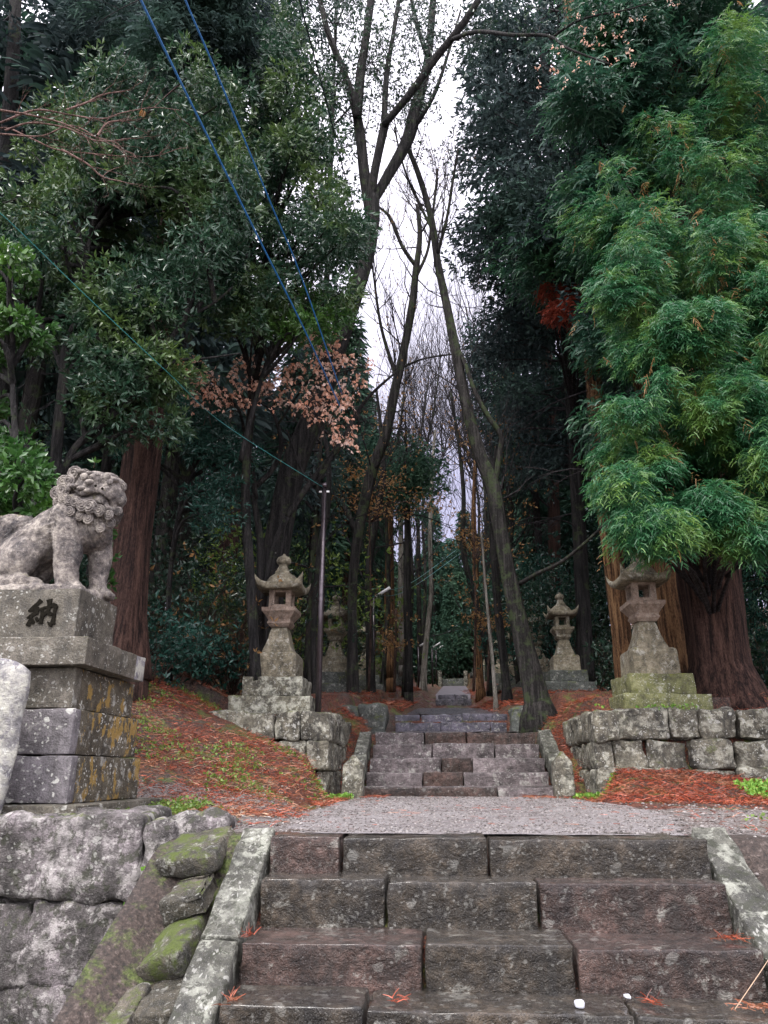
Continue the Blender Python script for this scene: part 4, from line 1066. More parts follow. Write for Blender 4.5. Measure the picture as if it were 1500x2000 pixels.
# ---------------------------------------------------------------- bare trees in the middle
multi('bare_tree', 'bare tree with a fine twig fan in the white gap between the two leaning trunks', [
    ([(690, 1372, 26), (688, 1260, 20), (688, 1150, 19), (700, 1040, 20), (726, 920, 23), (752, 850, 22), (772, 760, 19), (790, 680, 17), (806, 590, 15), (812, 530, 14), (820, 460, 10), (815, 400, 7)], [19]*12),
    ([(812, 520, 8), (785, 480, 7), (762, 425, 6), (735, 400, 4)], [19]*4),
    ([(813, 540, 8), (835, 490, 6), (845, 420, 5), (855, 330, 4)], [19]*4),
    ([(775, 740, 8), (745, 640, 6), (730, 540, 4), (720, 470, 3)], [19]*4),
    ([(700, 1050, 13), (672, 990, 11), (648, 960, 9), (640, 900, 6)], [19]*4),
    ([(780, 720, 6), (830, 700, 4), (900, 690, 3)], [19]*3)],
    m_bark_gr, twigs=[(0, 22, 2.2, .026, 3, .7), (1, 9, 1.5, .018, 3, .8), (2, 10, 1.7, .018, 3, .8), (3, 12, 1.7, .018, 3, .8), (4, 6, 1.2, .012, 3, .4)], seed=31,
    leafmat=m_lf_brown, leafk=2, leafn=500, leafs=(.07, .5), leafname='last_leaves')
multi('leaning_tree', 'dark trunk leaning left across the gap from the right side of the stairs', [
    ([(1052, 1385, 52), (1040, 1330, 42), (1018, 1240, 34), (990, 1110, 30), (972, 1010, 30), (962, 950, 30), (935, 880, 25), (908, 780, 21), (890, 690, 19), (872, 600, 17), (856, 520, 15), (845, 440, 13), (830, 380, 11), (812, 325, 10), (797, 290, 8)], [15.2]*15),
    ([(966, 950, 13), (977, 880, 11), (978, 850, 11), (955, 815, 10), (930, 770, 9), (910, 715, 8), (895, 680, 6)], [15.2, 15.1, 15.0, 14.9, 14.9, 15, 15.2]),
    ([(1015, 1140, 9), (1050, 1120, 8), (1100, 1095, 7), (1165, 1040, 6), (1220, 985, 4)], [15.2, 14.6, 14, 13.5, 13]),
    ([(852, 500, 7), (872, 430, 6), (885, 350, 5), (895, 290, 4)], [15.2]*4),
    ([(845, 450, 6), (820, 400, 5), (790, 330, 4), (770, 250, 3)], [15.2]*4)],
    m_bark_gr, twigs=[(0, 22, 1.6, .02, 3, .6), (1, 6, .9, .012, 3, .4), (3, 10, 1.3, .014, 3, .6), (4, 9, 1.3, .014, 3, .6)], seed=41)
for i, (pts, Yd, lab, tw) in enumerate([
    ([(958, 1320, 13), (945, 1240, 13), (928, 1170, 13), (912, 1110, 12), (904, 1060, 10), (905, 960, 9), (895, 860, 7), (880, 760, 5)], 27, 'slim dark trunk bent like a bow right of the far steps', 16),
    ([(990, 1350, 18), (982, 1270, 16), (972, 1180, 15), (965, 1080, 14), (960, 960, 11), (975, 850, 8)], 21, 'straight dark trunk just left of the foot of the leaning tree', 10),
    ([(968, 1365, 8), (960, 1270, 7), (952, 1190, 6), (948, 1140, 5), (940, 1040, 4)], 19, 'thin pale stem beside the straight dark trunk', 3),
    ([(827, 1345, 14), (829, 1290, 11), (836, 1220, 10), (842, 1150, 9), (840, 1060, 8), (843, 950, 7), (850, 840, 5)], 38, 'pale curved trunk left of the far steps', 12),
    ([(905, 1330, 14), (886, 1290, 14)][:0] + [(938, 1345, 15), (934, 1260, 13), (930, 1150, 11), (925, 1000, 9), (928, 900, 6)], 33, 'orange trunk right of the upper path', 12),
    ([(616, 1372, 12), (612, 1240, 12), (622, 1100, 12), (640, 980, 11), (640, 880, 8), (615, 800, 6)], 16.5, 'dark trunk standing directly behind the tall pole', 10),
    ([(725, 1372, 20), (722, 1260, 16), (720, 1120, 15), (735, 1010, 14), (748, 940, 12), (745, 850, 8), (735, 760, 5)], 23, 'dark trunk touching the nearest lamp pole', 14)]):
    multi('slender_tree', lab, [(pts, [Yd]*len(pts))], [m_bark_dk, m_bark_dk, m_bark_pale, m_bark_pale, m_bark_or, m_bark_dk, m_bark_dk][i], twigs=[(0, tw, Yd*.07, Yd*.0006, 3, .35)], seed=60+i,
          leafmat=m_lf_brown, leafk=3, leafn=[160, 260, 0, 120, 150, 60, 260][i], leafs=(.0034*Yd+.02, .5), leafname='last_leaves', fillr=.15)
# slim bare trees further up the path, their twigs fill the lower part of the white gap
r7 = random.Random(17)
for i, (px, Yd, top, w_) in enumerate([(748, 27, 640, 9), (790, 33, 700, 9), (1000, 34, 760, 8), (985, 29, 640, 9), (772, 40, 720, 8), (1012, 28, 600, 9), (818, 48, 830, 7), (940, 46, 820, 7), (952, 40, 740, 8)]):
    dx = r7.uniform(10, 60)*(1 if px < 860 else -1.6)
    multi('bare_tree', 'slim bare tree with fine twigs crossing the lower part of the white gap', [([(px, 1330, w_), (px+dx*.3, 1150, w_*.9), (px+dx*.2, 980, w_*.75), (px+dx, (980+top)/2, w_*.5), (px+dx*1.4, top, w_*.2)], [Yd]*5)], m_bark_gr,
          twigs=[(0, 36, Yd*.10, Yd*.00085, 3, .7)], seed=300+i, leafmat=m_lf_brown, leafk=2, leafn=60, leafs=(.003*Yd, .5), leafname='last_leaves', fillr=.1, group='slim bare trees by the upper path')
# maple with peach leaves by the left lantern
mp, ml = multi('maple_tree', 'crooked slim tree with peach coloured leaves above the left lantern', [
    ([(512, 1350, 18), (508, 1200, 15), (508, 1060, 14), (497, 985, 12), (494, 955, 12), (525, 925, 10), (548, 880, 9), (542, 830, 8), (528, 800, 6), (505, 785, 4)], [12.9]*10),
    ([(500, 975, 9), (490, 900, 8), (478, 850, 7), (465, 800, 5), (420, 750, 4), (360, 725, 2)], [12.9, 12.7, 12.4, 12, 11.8, 11.6]),
    ([(560, 1010, 11), (600, 950, 13), (640, 900, 12), (675, 850, 10), (695, 810, 8), (725, 770, 6), (775, 725, 4)], [12.9]*7),
    ([(512, 1200, 10), (530, 1080, 11), (560, 1010, 11)], [12.9]*3),
    ([(645, 895, 7), (615, 945, 6), (590, 920, 5), (560, 840, 4)], [12.9]*4),
    ([(542, 830, 5), (590, 760, 4), (640, 700, 3), (680, 650, 2)], [12.9, 12.5, 12, 11.6]),
    ([(528, 800, 4), (560, 760, 4), (620, 740, 3), (710, 715, 2)], [12.9, 12.5, 12, 11.6])],
    m_bark_dk, twigs=[(1, 8, .5, .006, 2, .2), (2, 8, .6, .008, 2, .3), (5, 8, .5, .006, 2, .2), (6, 8, .5, .006, 2, .2), (4, 6, .5, .006, 2, .2)], seed=51, cat='tree')
lb = MB(); tb_ = MB()
R_ = random.Random(77)
for poly, n in [([(335, 700), (400, 715), (440, 760), (500, 790), (470, 800), (400, 770)], 70), ([(440, 700), (480, 690), (550, 715), (640, 690), (720, 690), (715, 750), (600, 770), (480, 775), (445, 740)], 120),
                ([(585, 630), (640, 625), (670, 680), (705, 700), (640, 720), (600, 690)], 50), ([(600, 770), (690, 755), (680, 800), (620, 800)], 34), ([(600, 800), (690, 820), (700, 875), (640, 870)], 34), ([(330, 735), (400, 780), (440, 800), (380, 800)], 14), ([(520, 780), (640, 790), (600, 810)], 20)]:
    for q in sites(poly, n, 11.1, 12.2, seed=n):
        for _ in range(2 if R_.random() < .6 else 3):
            o2 = np.array(tuple(q))+rng.normal(size=3)*.06; d = np.array([[0, -.3, -.9]])
            rosettes(lb, o2[None], d, 3, .08, .62)
        m_ = q+Vector((R_.uniform(-.25, .25), R_.uniform(0, .3), R_.uniform(-.3, 0))); tube(tb_, [q, q.lerp(m_, .5)+Vector((0, 0, .02)), m_], [.003, .004, .006], 3, cap=False)
lb.build('peach_leaves', m_lf_peach, mp, local=mp.location); tb_.build('twigs', m_twigbr, mp, local=mp.location)
# fine browned foliage behind the pole (late leaves of slim trees)
for i, (poly, n, Yd, lab) in enumerate([([(640, 930), (700, 905), (800, 920), (860, 960), (850, 1010), (720, 1010), (650, 980)], 20, 21, 'slim tree with a flat layer of dull brown leaves above the second lantern'),
                        ([(740, 1200), (790, 1180), (800, 1260), (760, 1290), (735, 1260)], 8, 25, 'little ochre leaved tree before the reddish trunk'),
                        ([(905, 1180), (960, 1190), (1000, 1180), (990, 1230), (920, 1230)], 8, 24, 'little ochre leaved tree beside the straight dark trunk'),
                        ([(890, 1040), (950, 1040), (960, 1080), (900, 1080)], 6, 24, 'tuft of ochre leaves on a thin stem above the upper path')]):
    xb_, yb_ = poly[0][0]*.5+poly[2][0]*.5, 1350
    oak(lab, [[(xb_, yb_, 5), (xb_+4, yb_-150, 4), (xb_, poly[0][1], 3)]], Yd, poly, n, (Yd-1, Yd+1), .5, 34, m_lf_brown, m_twigbr, seed=90+i, L=.10, W=.5, k=2, tw=.02, flat=.35)

# bare pinkish twigs entering at the upper left: a tree standing just outside the frame
def twig_tree():
    base = Vector((-5.4, 5.2, -.4)); root = empty('bare_shrub_tree', base, 'bare pinkish twigs reaching in from the left edge above the guardian statue', 'tree', TREES)
    tb = MB(); tube(tb, *spline([base, base+Vector((.1, .1, 1.3)), base+Vector((.5, .1, 2.7)), P(-60, 300, 5.6)], [.09, .075, .05, .022], 6), 10)
    tb.build('trunk', m_bark_gr, root, local=base)
    wb = MB(); rr = random.Random(3)
    main = [[(-60, 300), (0, 250), (60, 270), (110, 292), (180, 300), (240, 305), (300, 305), (350, 290)], [(-60, 270), (0, 262), (80, 266), (140, 245), (200, 275), (260, 300)],
            [(0, 240), (70, 215), (140, 225), (200, 232), (240, 220), (300, 210), (350, 215)], [(10, 255), (60, 240), (130, 250), (190, 275), (255, 270)], [(130, 215), (170, 200), (200, 185), (240, 178)], [(0, 215), (60, 225), (120, 240), (170, 262), (230, 280)],
            [(190, 265), (210, 240), (240, 235)], [(120, 292), (170, 320), (200, 345), (240, 355)]]
    for k, m in enumerate(main):
        q, r_ = spline([P(x, y, 5.6+.08*j-.1*k) for j, (x, y) in enumerate(m)], [.011*(1-.8*j/len(m)) for j in range(len(m))], 5); tube(wb, q, r_, 6, cap=False)
        for _ in range(9):
            i = rr.randrange(2, len(q)); d = (q[i]-q[i-1]).normalized()
            grow(wb, q[i], d+Vector((rr.gauss(0, .5), rr.gauss(0, .5), rr.gauss(0, .5))), rr.uniform(.15, .35), .0045, 2, rr, up=.05, nb=2)
    wb.build('twigs', m_twig, root, local=base)
    lb = MB(); c = P(280, 215, 5.9)
    add_leaves(lb, np.array([tuple(c)]*9)+rng.normal(size=(9, 3))*.01, np.array([[rr.uniform(-.4, .4), -.1, -1] for _ in range(9)]), .1, .03); lb.build('dead_leaves', m_lf_brown, root, local=base)
twig_tree()

# ---------------------------------------------------------------- cedars
def cedar(label, pts, Ys, bark_m, boughs=(), arms=0, seed=0, group='cedars near the stairs', flare=1.25, armmat=None, jag=.3):
    base = P(pts[0][0], pts[0][1], Ys[0]); root = empty('cedar_tree', base, label, 'cedar', group)
    tb = MB(); pts2 = [(pts[0][0], pts[0][1], pts[0][2]*flare)]+pts[1:]
    q, r_ = limb(tb, pts2, Ys=Ys, sides=20, jag=jag, sd=seed)
    q0 = [base+Vector((0, 0, -.5))]; tube(tb, [q0[0], base], [r_[0]*1.02, r_[0]*.97], 20)
    arm = MB(); rr = random.Random(seed)
    cb = None
    for k, (poly, n, Yr, r, npb, kind) in enumerate(boughs):
        ss = sites(poly, n, *Yr, seed=seed*10+k)
        connect(arm, q, ss, .045, seed=seed)
        cb = MB()
        for i, c in enumerate(ss):
            rad = r*rr.uniform(.6, 1.3); p_, v_ = blob_points(c, rad, int(npb*(rad/r)**2), 1.0 if kind[0] == 'near' else .7, 2.0)
            v_[:, 2] = np.abs(v_[:, 2])*(.4 if kind[0] != 'near' else -.1)
            out = np.array([c.x-q[len(q)//2].x, c.y-q[len(q)//2].y, 0]); out = out/max(.01, np.linalg.norm(out))
            if kind[0] == 'near': sugi(cb, p_, v_+out*.7, S=9, L=.27, l=.135, w=.0165)
            elif kind[0] == 'mid': sugi(cb, p_, v_+out*.4, S=6, L=.38, l=.24, w=.04)
            else: rosettes(cb, p_, v_+out*.5+np.array([0, 0, -.4]), 3, .21, .34, droop=.4)
        if kind[0] == 'near' and kind[1] is NB:
            db = MB(); dd_ = vec2np(ss); p_ = dd_[rng.integers(0, len(dd_), 240)]+rng.normal(size=(240, 3))*.22; sugi(db, p_, rng.normal(size=(240, 3))*.4+np.array([0, -.2, -.8]), S=7, L=.25, l=.12, w=.014); db.build('dead_sprays', m_lf_brown, root, local=base)
        if cb.n: cb.build('crown' if kind[2] is None else kind[2], kind[1], root, local=base)
    for i in range(arms):
        c = q[rr.randrange(len(q)//4, len(q))]; a = rr.uniform(0, 2*PI)
        grow(arm, c, Vector((math.cos(a), math.sin(a), .15)), rr.uniform(1.2, 2.6), .03, 2, rr, up=-.12, nb=3)
    tb.build('trunk', bark_m, root, local=base)
    if arm.n: arm.build('branches', armmat or m_twigdk, root, local=base)
    return root
NB = m_lf_sugi; NM = m_lf_sugi2; ND = m_lf_sugiD
cedar('massive dark cedar trunk at the right edge under hanging bright green sprays',
      [(1420, 1395, 148), (1405, 1300, 118), (1392, 1200, 112), (1378, 1100, 104), (1360, 900, 96), (1340, 600, 84), (1310, 200, 64), (1290, -100, 50)], [13.2, 13.2, 13.2, 13.1, 13, 13, 13, 13], m_bark_red,
      [([(1175, 760), (1230, 640), (1300, 620), (1560, 600), (1560, 1045), (1470, 1050), (1380, 1030), (1330, 1035), (1235, 1045), (1190, 1000), (1170, 900)], 125, (9.5, 12.4), .30, 150, ('near', NB, None)),
       ([(1150, 540), (1200, 470), (1300, 450), (1560, 420), (1560, 640), (1240, 640)], 42, (10, 12.5), .36, 160, ('near', NB, 'crown')),
       ([(1130, 450), (1200, 330), (1290, 190), (1390, 60), (1560, 20), (1560, 460), (1300, 470)], 56, (10.5, 13.5), .44, 140, ('near', NB, 'crown')),
       ([(1150, 230), (1260, 170), (1300, 300), (1260, 480), (1150, 560), (1130, 400)], 22, (12, 14.5), .6, 90, ('mid', NM, 'crown'))], seed=1)
cedar('orange cedar trunk directly behind the right front lantern',
      [(1335, 1385, 66), (1322, 1280, 62), (1308, 1150, 60), (1290, 1000, 56), (1265, 700, 50), (1235, 300, 40), (1215, -60, 30)], [14.6]*7, m_bark_or,
      [([(1165, 560), (1300, 520), (1500, 520), (1500, 1000), (1200, 1030), (1170, 800)], 30, (13.2, 15), .6, 80, ('mid', NM, None)),
       ([(1150, 90), (1350, -40), (1500, -40), (1500, 200), (1200, 420)], 26, (12.5, 14.3), .7, 80, ('mid', NM, 'crown')),
       ([(1050, -60), (1400, -60), (1400, 60), (1330, 170), (1100, 200)], 24, (11.2, 12.6), .6, 100, ('mid', NM, 'crown'))], seed=2)
cedar('slimmer brown cedar trunk left of the right front lantern',
      [(1232, 1370, 44), (1216, 1250, 40), (1200, 1120, 38), (1182, 980, 36), (1165, 800, 33), (1140, 500, 28), (1115, 100, 22), (1105, -80, 18)], [15.8]*8, m_bark_or,
      [([(990, 400), (1100, 350), (1180, 420), (1190, 560), (1130, 640), (1060, 560), (980, 560)], 20, (14, 17), .8, 70, ('mid', NM, None)),
       ([(960, -40), (1180, -60), (1220, 200), (1180, 600), (1080, 560), (950, 420), (930, 200)], 46, (13.6, 15.6), .8, 110, ('far', ND, 'crown'))], arms=14, seed=3)
cedar('dark cedar with a dead red spray high right of the white gap',
      [(1145, 1330, 30), (1140, 1200, 28), (1130, 1000, 27), (1118, 800, 25), (1095, 500, 22), (1070, 200, 18), (1055, -60, 14)], [20]*7, m_bark_dk,
      [([(900, 130), (960, 60), (1120, -40), (1200, -40), (1190, 300), (1130, 420), (1000, 420), (900, 350), (930, 230)], 64, (18, 22), 1.1, 170, ('far', ND, None)),
       ([(900, 420), (1000, 380), (1160, 420), (1160, 640), (960, 640), (950, 560), (890, 500)], 44, (18, 22), 1.0, 170, ('far', ND, 'crown')),
       ([(960, 640), (1160, 600), (1170, 900), (1080, 930), (1000, 880), (960, 780)], 34, (20, 23), 1.0, 130, ('far', ND, 'crown')),
       ([(1060, 530), (1110, 515), (1150, 560), (1140, 620), (1080, 610)], 9, (14.8, 15.4), .22, 55, ('near', m_lf_red, 'dead_spray'))], arms=16, seed=4)
cedar('straight mid brown cedar far behind the lantern with the orange shaft',
      [(1090, 1310, 24), (1085, 1150, 23), (1082, 1000, 22), (1075, 800, 20), (1060, 500, 17), (1045, 200, 13)], [27]*6, m_bark_red,
      [([(930, 620), (1060, 600), (1100, 800), (1080, 960), (990, 940), (950, 800)], 46, (25, 29), 1.1, 120, ('far', ND, None))], arms=18, seed=5)
cedar('massive brown cedar trunk directly behind the guardian statue',
      [(238, 1330, 84), (246, 1200, 78), (258, 1050, 72), (276, 900, 66), (310, 650, 56), (350, 350, 46), (392, 0, 38), (410, -150, 32)], [10.6]*8, m_bark_red,
      [([(180, -80), (600, -80), (600, 60), (480, 130), (300, 160), (200, 100)], 26, (12, 15), .8, 100, ('mid', ND, None)), ([(300, -60), (460, -60), (460, 120), (340, 150)], 12, (9.2, 10.2), .5, 130, ('mid', ND, 'crown'))], arms=10, seed=6)
cedar('grey cedar trunk standing in the green thicket between statue and left lantern',
      [(352, 1290, 40), (356, 1150, 34), (362, 1000, 30), (372, 880, 26), (390, 650, 22), (410, 400, 18), (430, 100, 14)], [18]*7, m_bark_gr,
      [([(-40, 380), (250, 300), (500, 350), (600, 600), (480, 760), (200, 720), (-40, 700)], 40, (19, 23), 1.2, 150, ('far', ND, None))], arms=8, seed=7)
cedar('tall dark trunk at the top left corner with white sky beside it',
      [(-10, 1250, 46), (-8, 1000, 42), (0, 700, 36), (12, 350, 30), (28, 60, 24), (36, -120, 20)], [13]*6, m_bark_dk,
      [([(-80, -60), (150, -80), (260, -20), (230, 100), (100, 90), (60, 200), (-80, 250)], 15, (13, 17), .7, 110, ('far', ND, None))], arms=6, seed=8)
cedar('dim brown cedar trunk deep behind the maple',
      [(440, 1290, 40), (446, 1150, 36), (452, 1000, 33), (465, 800, 28), (480, 500, 22), (500, 200, 16)], [24]*6, m_bark_red,
      [([(380, 560), (650, 600), (700, 760), (640, 900), (400, 860)], 26, (25, 29), 1.3, 150, ('far', ND, None))], arms=10, seed=9)
for i, (px, yb_, w, Yd, mt, lab) in enumerate([(762, 1325, 21, 29, m_bark_or, 'reddish straight trunk in the middle distance left of the path'), (785, 1300, 12, 36, m_bark_pale, 'pale smooth trunk just right of the reddish one'),
        (798, 1352, 17, 25, m_bark_dk, 'dark straight trunk right of the pale smooth one'), (820, 1300, 10, 42, m_bark_gr, 'greyish trunk left of the pale curved one'), (612, 1365, 18, 17, m_bark_gr, 'mottled trunk just left of the tall pole')]):
    x2 = 750+(px-750)*.8
    cedar(lab, [(px, yb_, w), (px-2, 1150, w*.9), (px+(x2-px)*.3, 980, w*.6), (px+(x2-px)*.5, 880, w*.35), (px+(x2-px)*.7, 800, w*.08)], [Yd]*5, mt,
          [([(px-90, 850), (px+50, 860), (px+30, 1010), (px-60, 1040)], 14 if i != 4 else 8, (Yd-1, Yd+2), .9, 110, ('far', m_lf_far if i < 4 else ND, None))], arms=8, seed=20+i, flare=1.1)

# far wood: four cedars are built, the rest are copies
def far_cedar(name, h, seed, mat, barkm, c0=.35, n=4200, rad=2.2):
    root = empty(name); tb = MB(); rr = random.Random(seed)
    tube(tb, *spline([(0, 0, -.5), (rr.uniform(-.2, .2), 0, h*.3), (rr.uniform(-.3, .3), 0, h*.6), (0, 0, h)], [.26, .2, .15, .03], 4), 9, jag=.2)
    for i in range(16):
        z = h*rr.uniform(.12, .5); a = rr.uniform(0, 6.3); L = rr.uniform(.8, 2); tube(tb, [(0, 0, z), (math.cos(a)*L*.5, math.sin(a)*L*.5, z+.1), (math.cos(a)*L, math.sin(a)*L, z-.15)], [.03, .02, .008], 4, cap=False)
    tb.build('trunk', barkm, root)
    cb = MB(); K = 70
    for i in range(K):
        t = (i+.5)/K; z = h*(c0+(1-c0)*t); R = rad*(1-t)**.7*rr.uniform(.5, 1.15)+.25; a = i*2.4+rr.uniform(-.4, .4)
        c = np.array([math.cos(a)*R*.6, math.sin(a)*R*.6, z]); p_, v_ = blob_points(c, .75*(1-.4*t)+.2, n//K, .5, 2.5)
        add_strands(cb, p_, v_*.8+np.array([math.cos(a), math.sin(a), -.5]), .5, .15, droop=.6)
    cb.build('crown', mat, root)
    return root
protos = [far_cedar('cedar_tree', 22, 1, m_lf_far, m_bark_red), far_cedar('cedar_tree', 19, 2, ND, m_bark_gr, .3, 4800, 2.6), far_cedar('cedar_tree', 24, 3, m_lf_far, m_bark_dk, .45), far_cedar('cedar_tree', 17, 4, m_lf_far, m_bark_red, .15, 5000, 2.8)]
used = [0]*4
def plant(k, x, y, s, lab, grp):
    o = protos[k] if not used[k] else copy_tree(protos[k]); used[k] = 1
    o.location = (x, y, gz(x, y)-.1); o.scale = (s, s, s); o.rotation_euler = (0, 0, rnd.uniform(0, 6.28)); tag(o, lab, 'cedar', grp)
spots = []
def ok(x, y, d): return all((x-a)**2+(y-b)**2 > d*d for a, b in spots)
for (xr, yr, n, d, ks, lab, grp, smin, smax) in [
    ((-30, -7), (17, 60), 46, 2.6, (0, 1, 2, 3), 'tall cedar in the dark wood left of the stairs', 'cedars of the left wood', .8, 1.1),
    ((7.5, 30), (17, 60), 46, 2.6, (0, 1, 2, 3), 'tall cedar in the dark wood right of the stairs', 'cedars of the right wood', .8, 1.1),
    ((-7, -3.6), (26, 60), 12, 2.4, (0, 2), 'straight cedar behind the left row of lanterns', 'cedars behind the left lanterns', .55, .8),
    ((4.6, 7.5), (30, 60), 12, 2.4, (0, 2), 'straight cedar behind the right row of lanterns', 'cedars behind the right lanterns', .6, .85),
    ((-14, 16), (62, 84), 52, 1.9, (0, 2, 3), 'slim dark cedar closing the far end of the path', 'cedars at the far end of the path', .5, .68),
    ((-8, 11), (60, 68), 30, 1.1, (3, 3, 2), 'slim dark cedar closing the far end of the path', 'cedars at the far end of the path', .42, .6),
    ((-50, 50), (70, 100), 60, 3.4, (0, 1, 3), 'far cedar on the rising ground beyond the path', 'cedars far up the slope', .75, 1.0)]:
    k = 0; c = 0
    while c < n and k < 3000:
        k += 1; x, y = rnd.uniform(*xr), rnd.uniform(*yr)
        if not ok(x, y, d): continue
        if 'far up' in grp and -9 < x < 14: s_ = rnd.uniform(.45, .6)
        else: s_ = rnd.uniform(smin, smax)
        spots.append((x, y)); c += 1; plant(ks[rnd.randrange(len(ks))], x, y, s_, lab, grp)
# flank trees that close the upper corners
for i, (x, y, s, k) in enumerate([(-8.5, 13.5, .9, 1), (-11, 10.5, .95, 1), (-6.5, 16.5, .95, 1), (-12, 15, 1, 3), (8.5, 16, 1, 1), (9.5, 12.5, 1, 1), (11.5, 17, 1, 3), (7, 19, .95, 1)]):
    plant(k, x, y, s, ['dark cedar closing the upper left of the view', 'dark cedar closing the upper right of the view'][x > 0], ['cedars of the upper left', 'cedars of the upper right'][x > 0])

# ---------------------------------------------------------------- shrubs and thicket
def shrub(label, x, y, r, h, mat, n=900, L=.1, W=.4, stems=10, seed=0, k=4, stemm=None, group='shrubs under the trees', z=None, cat='shrub', arch=.4):
    z = gz(x, y) if z is None else z
    root = empty('shrub', (x, y, z), label, cat, group); rr = random.Random(seed); sb = MB(); tips = []
    for i in range(stems):
        a = rr.uniform(0, 6.3); d = Vector((math.cos(a)*arch*r/h*1.5, math.sin(a)*arch*r/h*1.5, 1))
        grow(sb, (math.cos(a)*r*.15, math.sin(a)*r*.15, -.05), d, h*rr.uniform(.6, 1), .012, 2, rr, up=.1, tips=tips, nb=3)
    sb.build('stems', stemm or m_twigbr, root)
    lb = MB(); T = vec2np([t[0] for t in tips]); D = vec2np([t[1] for t in tips]); i = rng.integers(0, len(T), n)
    rosettes(lb, T[i]+rng.normal(size=(n, 3))*r*.22, D[i]+np.array([0, -.2, .2]), k, L, W)
    if n: lb.build('foliage', mat, root)
    return root
SH = [(300, 1290, 11.6, .8, 1.0, m_lf_teal, 420, 'low glossy bush just right of the statue pedestal top'), (350, 1285, 14.5, 1.2, 1.6, m_lf_dark, 700, 'dark bush before the grey cedar trunk'), (385, 1300, 12.6, .7, .7, m_lf_teal, 420, 'low teal bush on the litter slope left of the left lantern'),
      (445, 1260, 15.5, 1.3, 2.0, m_lf_brown, 120, 'brown twiggy scrub left of the left lantern'), (430, 1100, 21, 1.6, 3.4, m_lf_yel, 900, 'bright yellow green bush glimpsed right of the grey cedar trunk'), (590, 1260, 21, 1.5, 3.6, m_lf_yel, 700, 'light green bush glimpsed between left lantern and pole'),
      (300, 1150, 16, 1.5, 3.2, m_lf_dark, 1200, 'tall dark bush right of the massive brown trunk'), (480, 1150, 18, 1.6, 3.0, m_lf_dark, 1000, 'tall dark bush behind the left lantern'),
      (705, 1300, 30, 1.2, 3.0, m_lf_yel, 500, 'yellow green bush behind the third left lantern'),
      (1080, 1180, 26, 1.8, 4.0, m_lf_teal, 1500, 'tall teal bush behind the lantern with the orange shaft'), (1155, 1200, 23, 1.5, 3.2, m_lf_dark, 1100, 'dark bush left of the slimmer brown cedar'), (1030, 1200, 27, 1.8, 3.6, m_lf_teal, 1000, 'teal bush behind the leaning tree foot'),
      (1225, 1300, 17, .5, 1.0, m_lf_dark, 300, 'low dark bush at the foot of the slimmer brown cedar'), (1500, 1260, 18, 1.6, 2.6, m_lf_teal, 900, 'teal bush beyond the massive right trunk'), (880, 1060, 60, 3.0, 5.5, m_lf_far, 700, 'misty green tree top over the end of the path'),
      (870, 1310, 61, 3.0, 2.4, m_lf_dark, 500, 'dark low bush at the end of the path'), (640, 1290, 24, 1.3, 2.2, m_lf_dark, 700, 'dark bush behind the second left lantern'), (20, 1200, 11, 1.0, 2.2, m_lf_dark, 600, 'dark bush behind the statue tail')]
for i, (px, py, Yd, r, h, mt, n, lab) in enumerate(SH):
    q = P(px, py, Yd); shrub(lab, q.x, Yd, r, h, mt, n=n, seed=i, L=.07+.0035*Yd, k=4, stems=8)
shrub('tangle of reddish dead stems piled left of the left lantern', P(455, 1300, 13.6).x, 13.6, 1.1, 1.9, m_lf_brown, n=60, stems=34, seed=91, stemm=m_bark_red, arch=1.0)
shrub('brown brambles behind the litter slope', P(380, 1300, 16.5).x, 16.5, 1.4, 1.6, m_lf_brown, n=140, stems=30, seed=92, arch=1.0)

# undergrowth covering the floor of the wood: one mass of leaves
n_ = 34000; x_ = rng.uniform(-34, 34, n_); y_ = rng.uniform(14, 78, n_); hgt = np.array([max(0, .5+mn.noise(Vector((a*.35, b*.35, 9)))*1.2) for a, b in zip(x_, y_)])
k_ = ((x_ < -5.2) | (x_ > 6.2) | (y_ > 60)) & (hgt > .1); x_, y_, hgt = x_[k_], y_[k_], hgt[k_]
z_ = ground(x_, y_)+hgt*rng.random(len(x_))*np.where(y_ > 60, 2.6, 1.6); mb = MB()
rosettes(mb, np.stack([x_, y_, z_], 1), rng.normal(size=(len(x_), 3))+np.array([0, -.3, .6]), 3, .34, .42); o = mb.build('undergrowth', m_lf_dark); tag(o, 'dark leafy undergrowth on the floor of the wood', kind='stuff')

# ---------------------------------------------------------------- ground cover, litter
def gh(x, y):
    H = np.array([mn.fractal(Vector((a*2.2, b*2.2, 0)), 1, 2, 4)*.03 for a, b in zip(x, y)])
    return ground(x, y)+H
def litter(name, pts_fn, n, L, W, mat, tilt=.9, lift=.008, label=None, droop=.3):
    x, y, z = pts_fn(n); m = len(x)
    if z is None: z = gh(x, y)
    a = rng.random(m)*2*PI; d = np.stack([np.cos(a), np.sin(a), (rng.random(m)-.3)*tilt], 1)
    mb = MB(); add_strands(mb, np.stack([x, y, z+lift+rng.random(m)*.03], 1), d, L*(.4+rng.random(m)), W, droop=droop); o = mb.build(name, mat); tag(o, kind='stuff', label=label); return o
def rect(x0, x1, y0, y1, keep=None, zz=None, dens=None):
    def fn(n):
        x = rng.uniform(x0, x1, n); y = rng.uniform(y0, y1, n); k = np.ones(n, bool)
        if keep: k = np.array([keep(a, b) for a, b in zip(x, y)])
        pz = np.array([mn.noise(Vector((a*1.3, b*1.3, 3.3))) for a, b in zip(x, y)]); k &= pz > (dens if dens is not None else -.25)+rng.normal(size=n)*.12
        return x[k], y[k], (np.full(k.sum(), zz) if zz is not None else None)
    return fn
def slopeL(x, y): return x < -1.28-.1*math.sin(y*4) and not (x < -2.72 and y < 7.6) and not (x > -3.4 and y > 11.3 and x < -1.3)
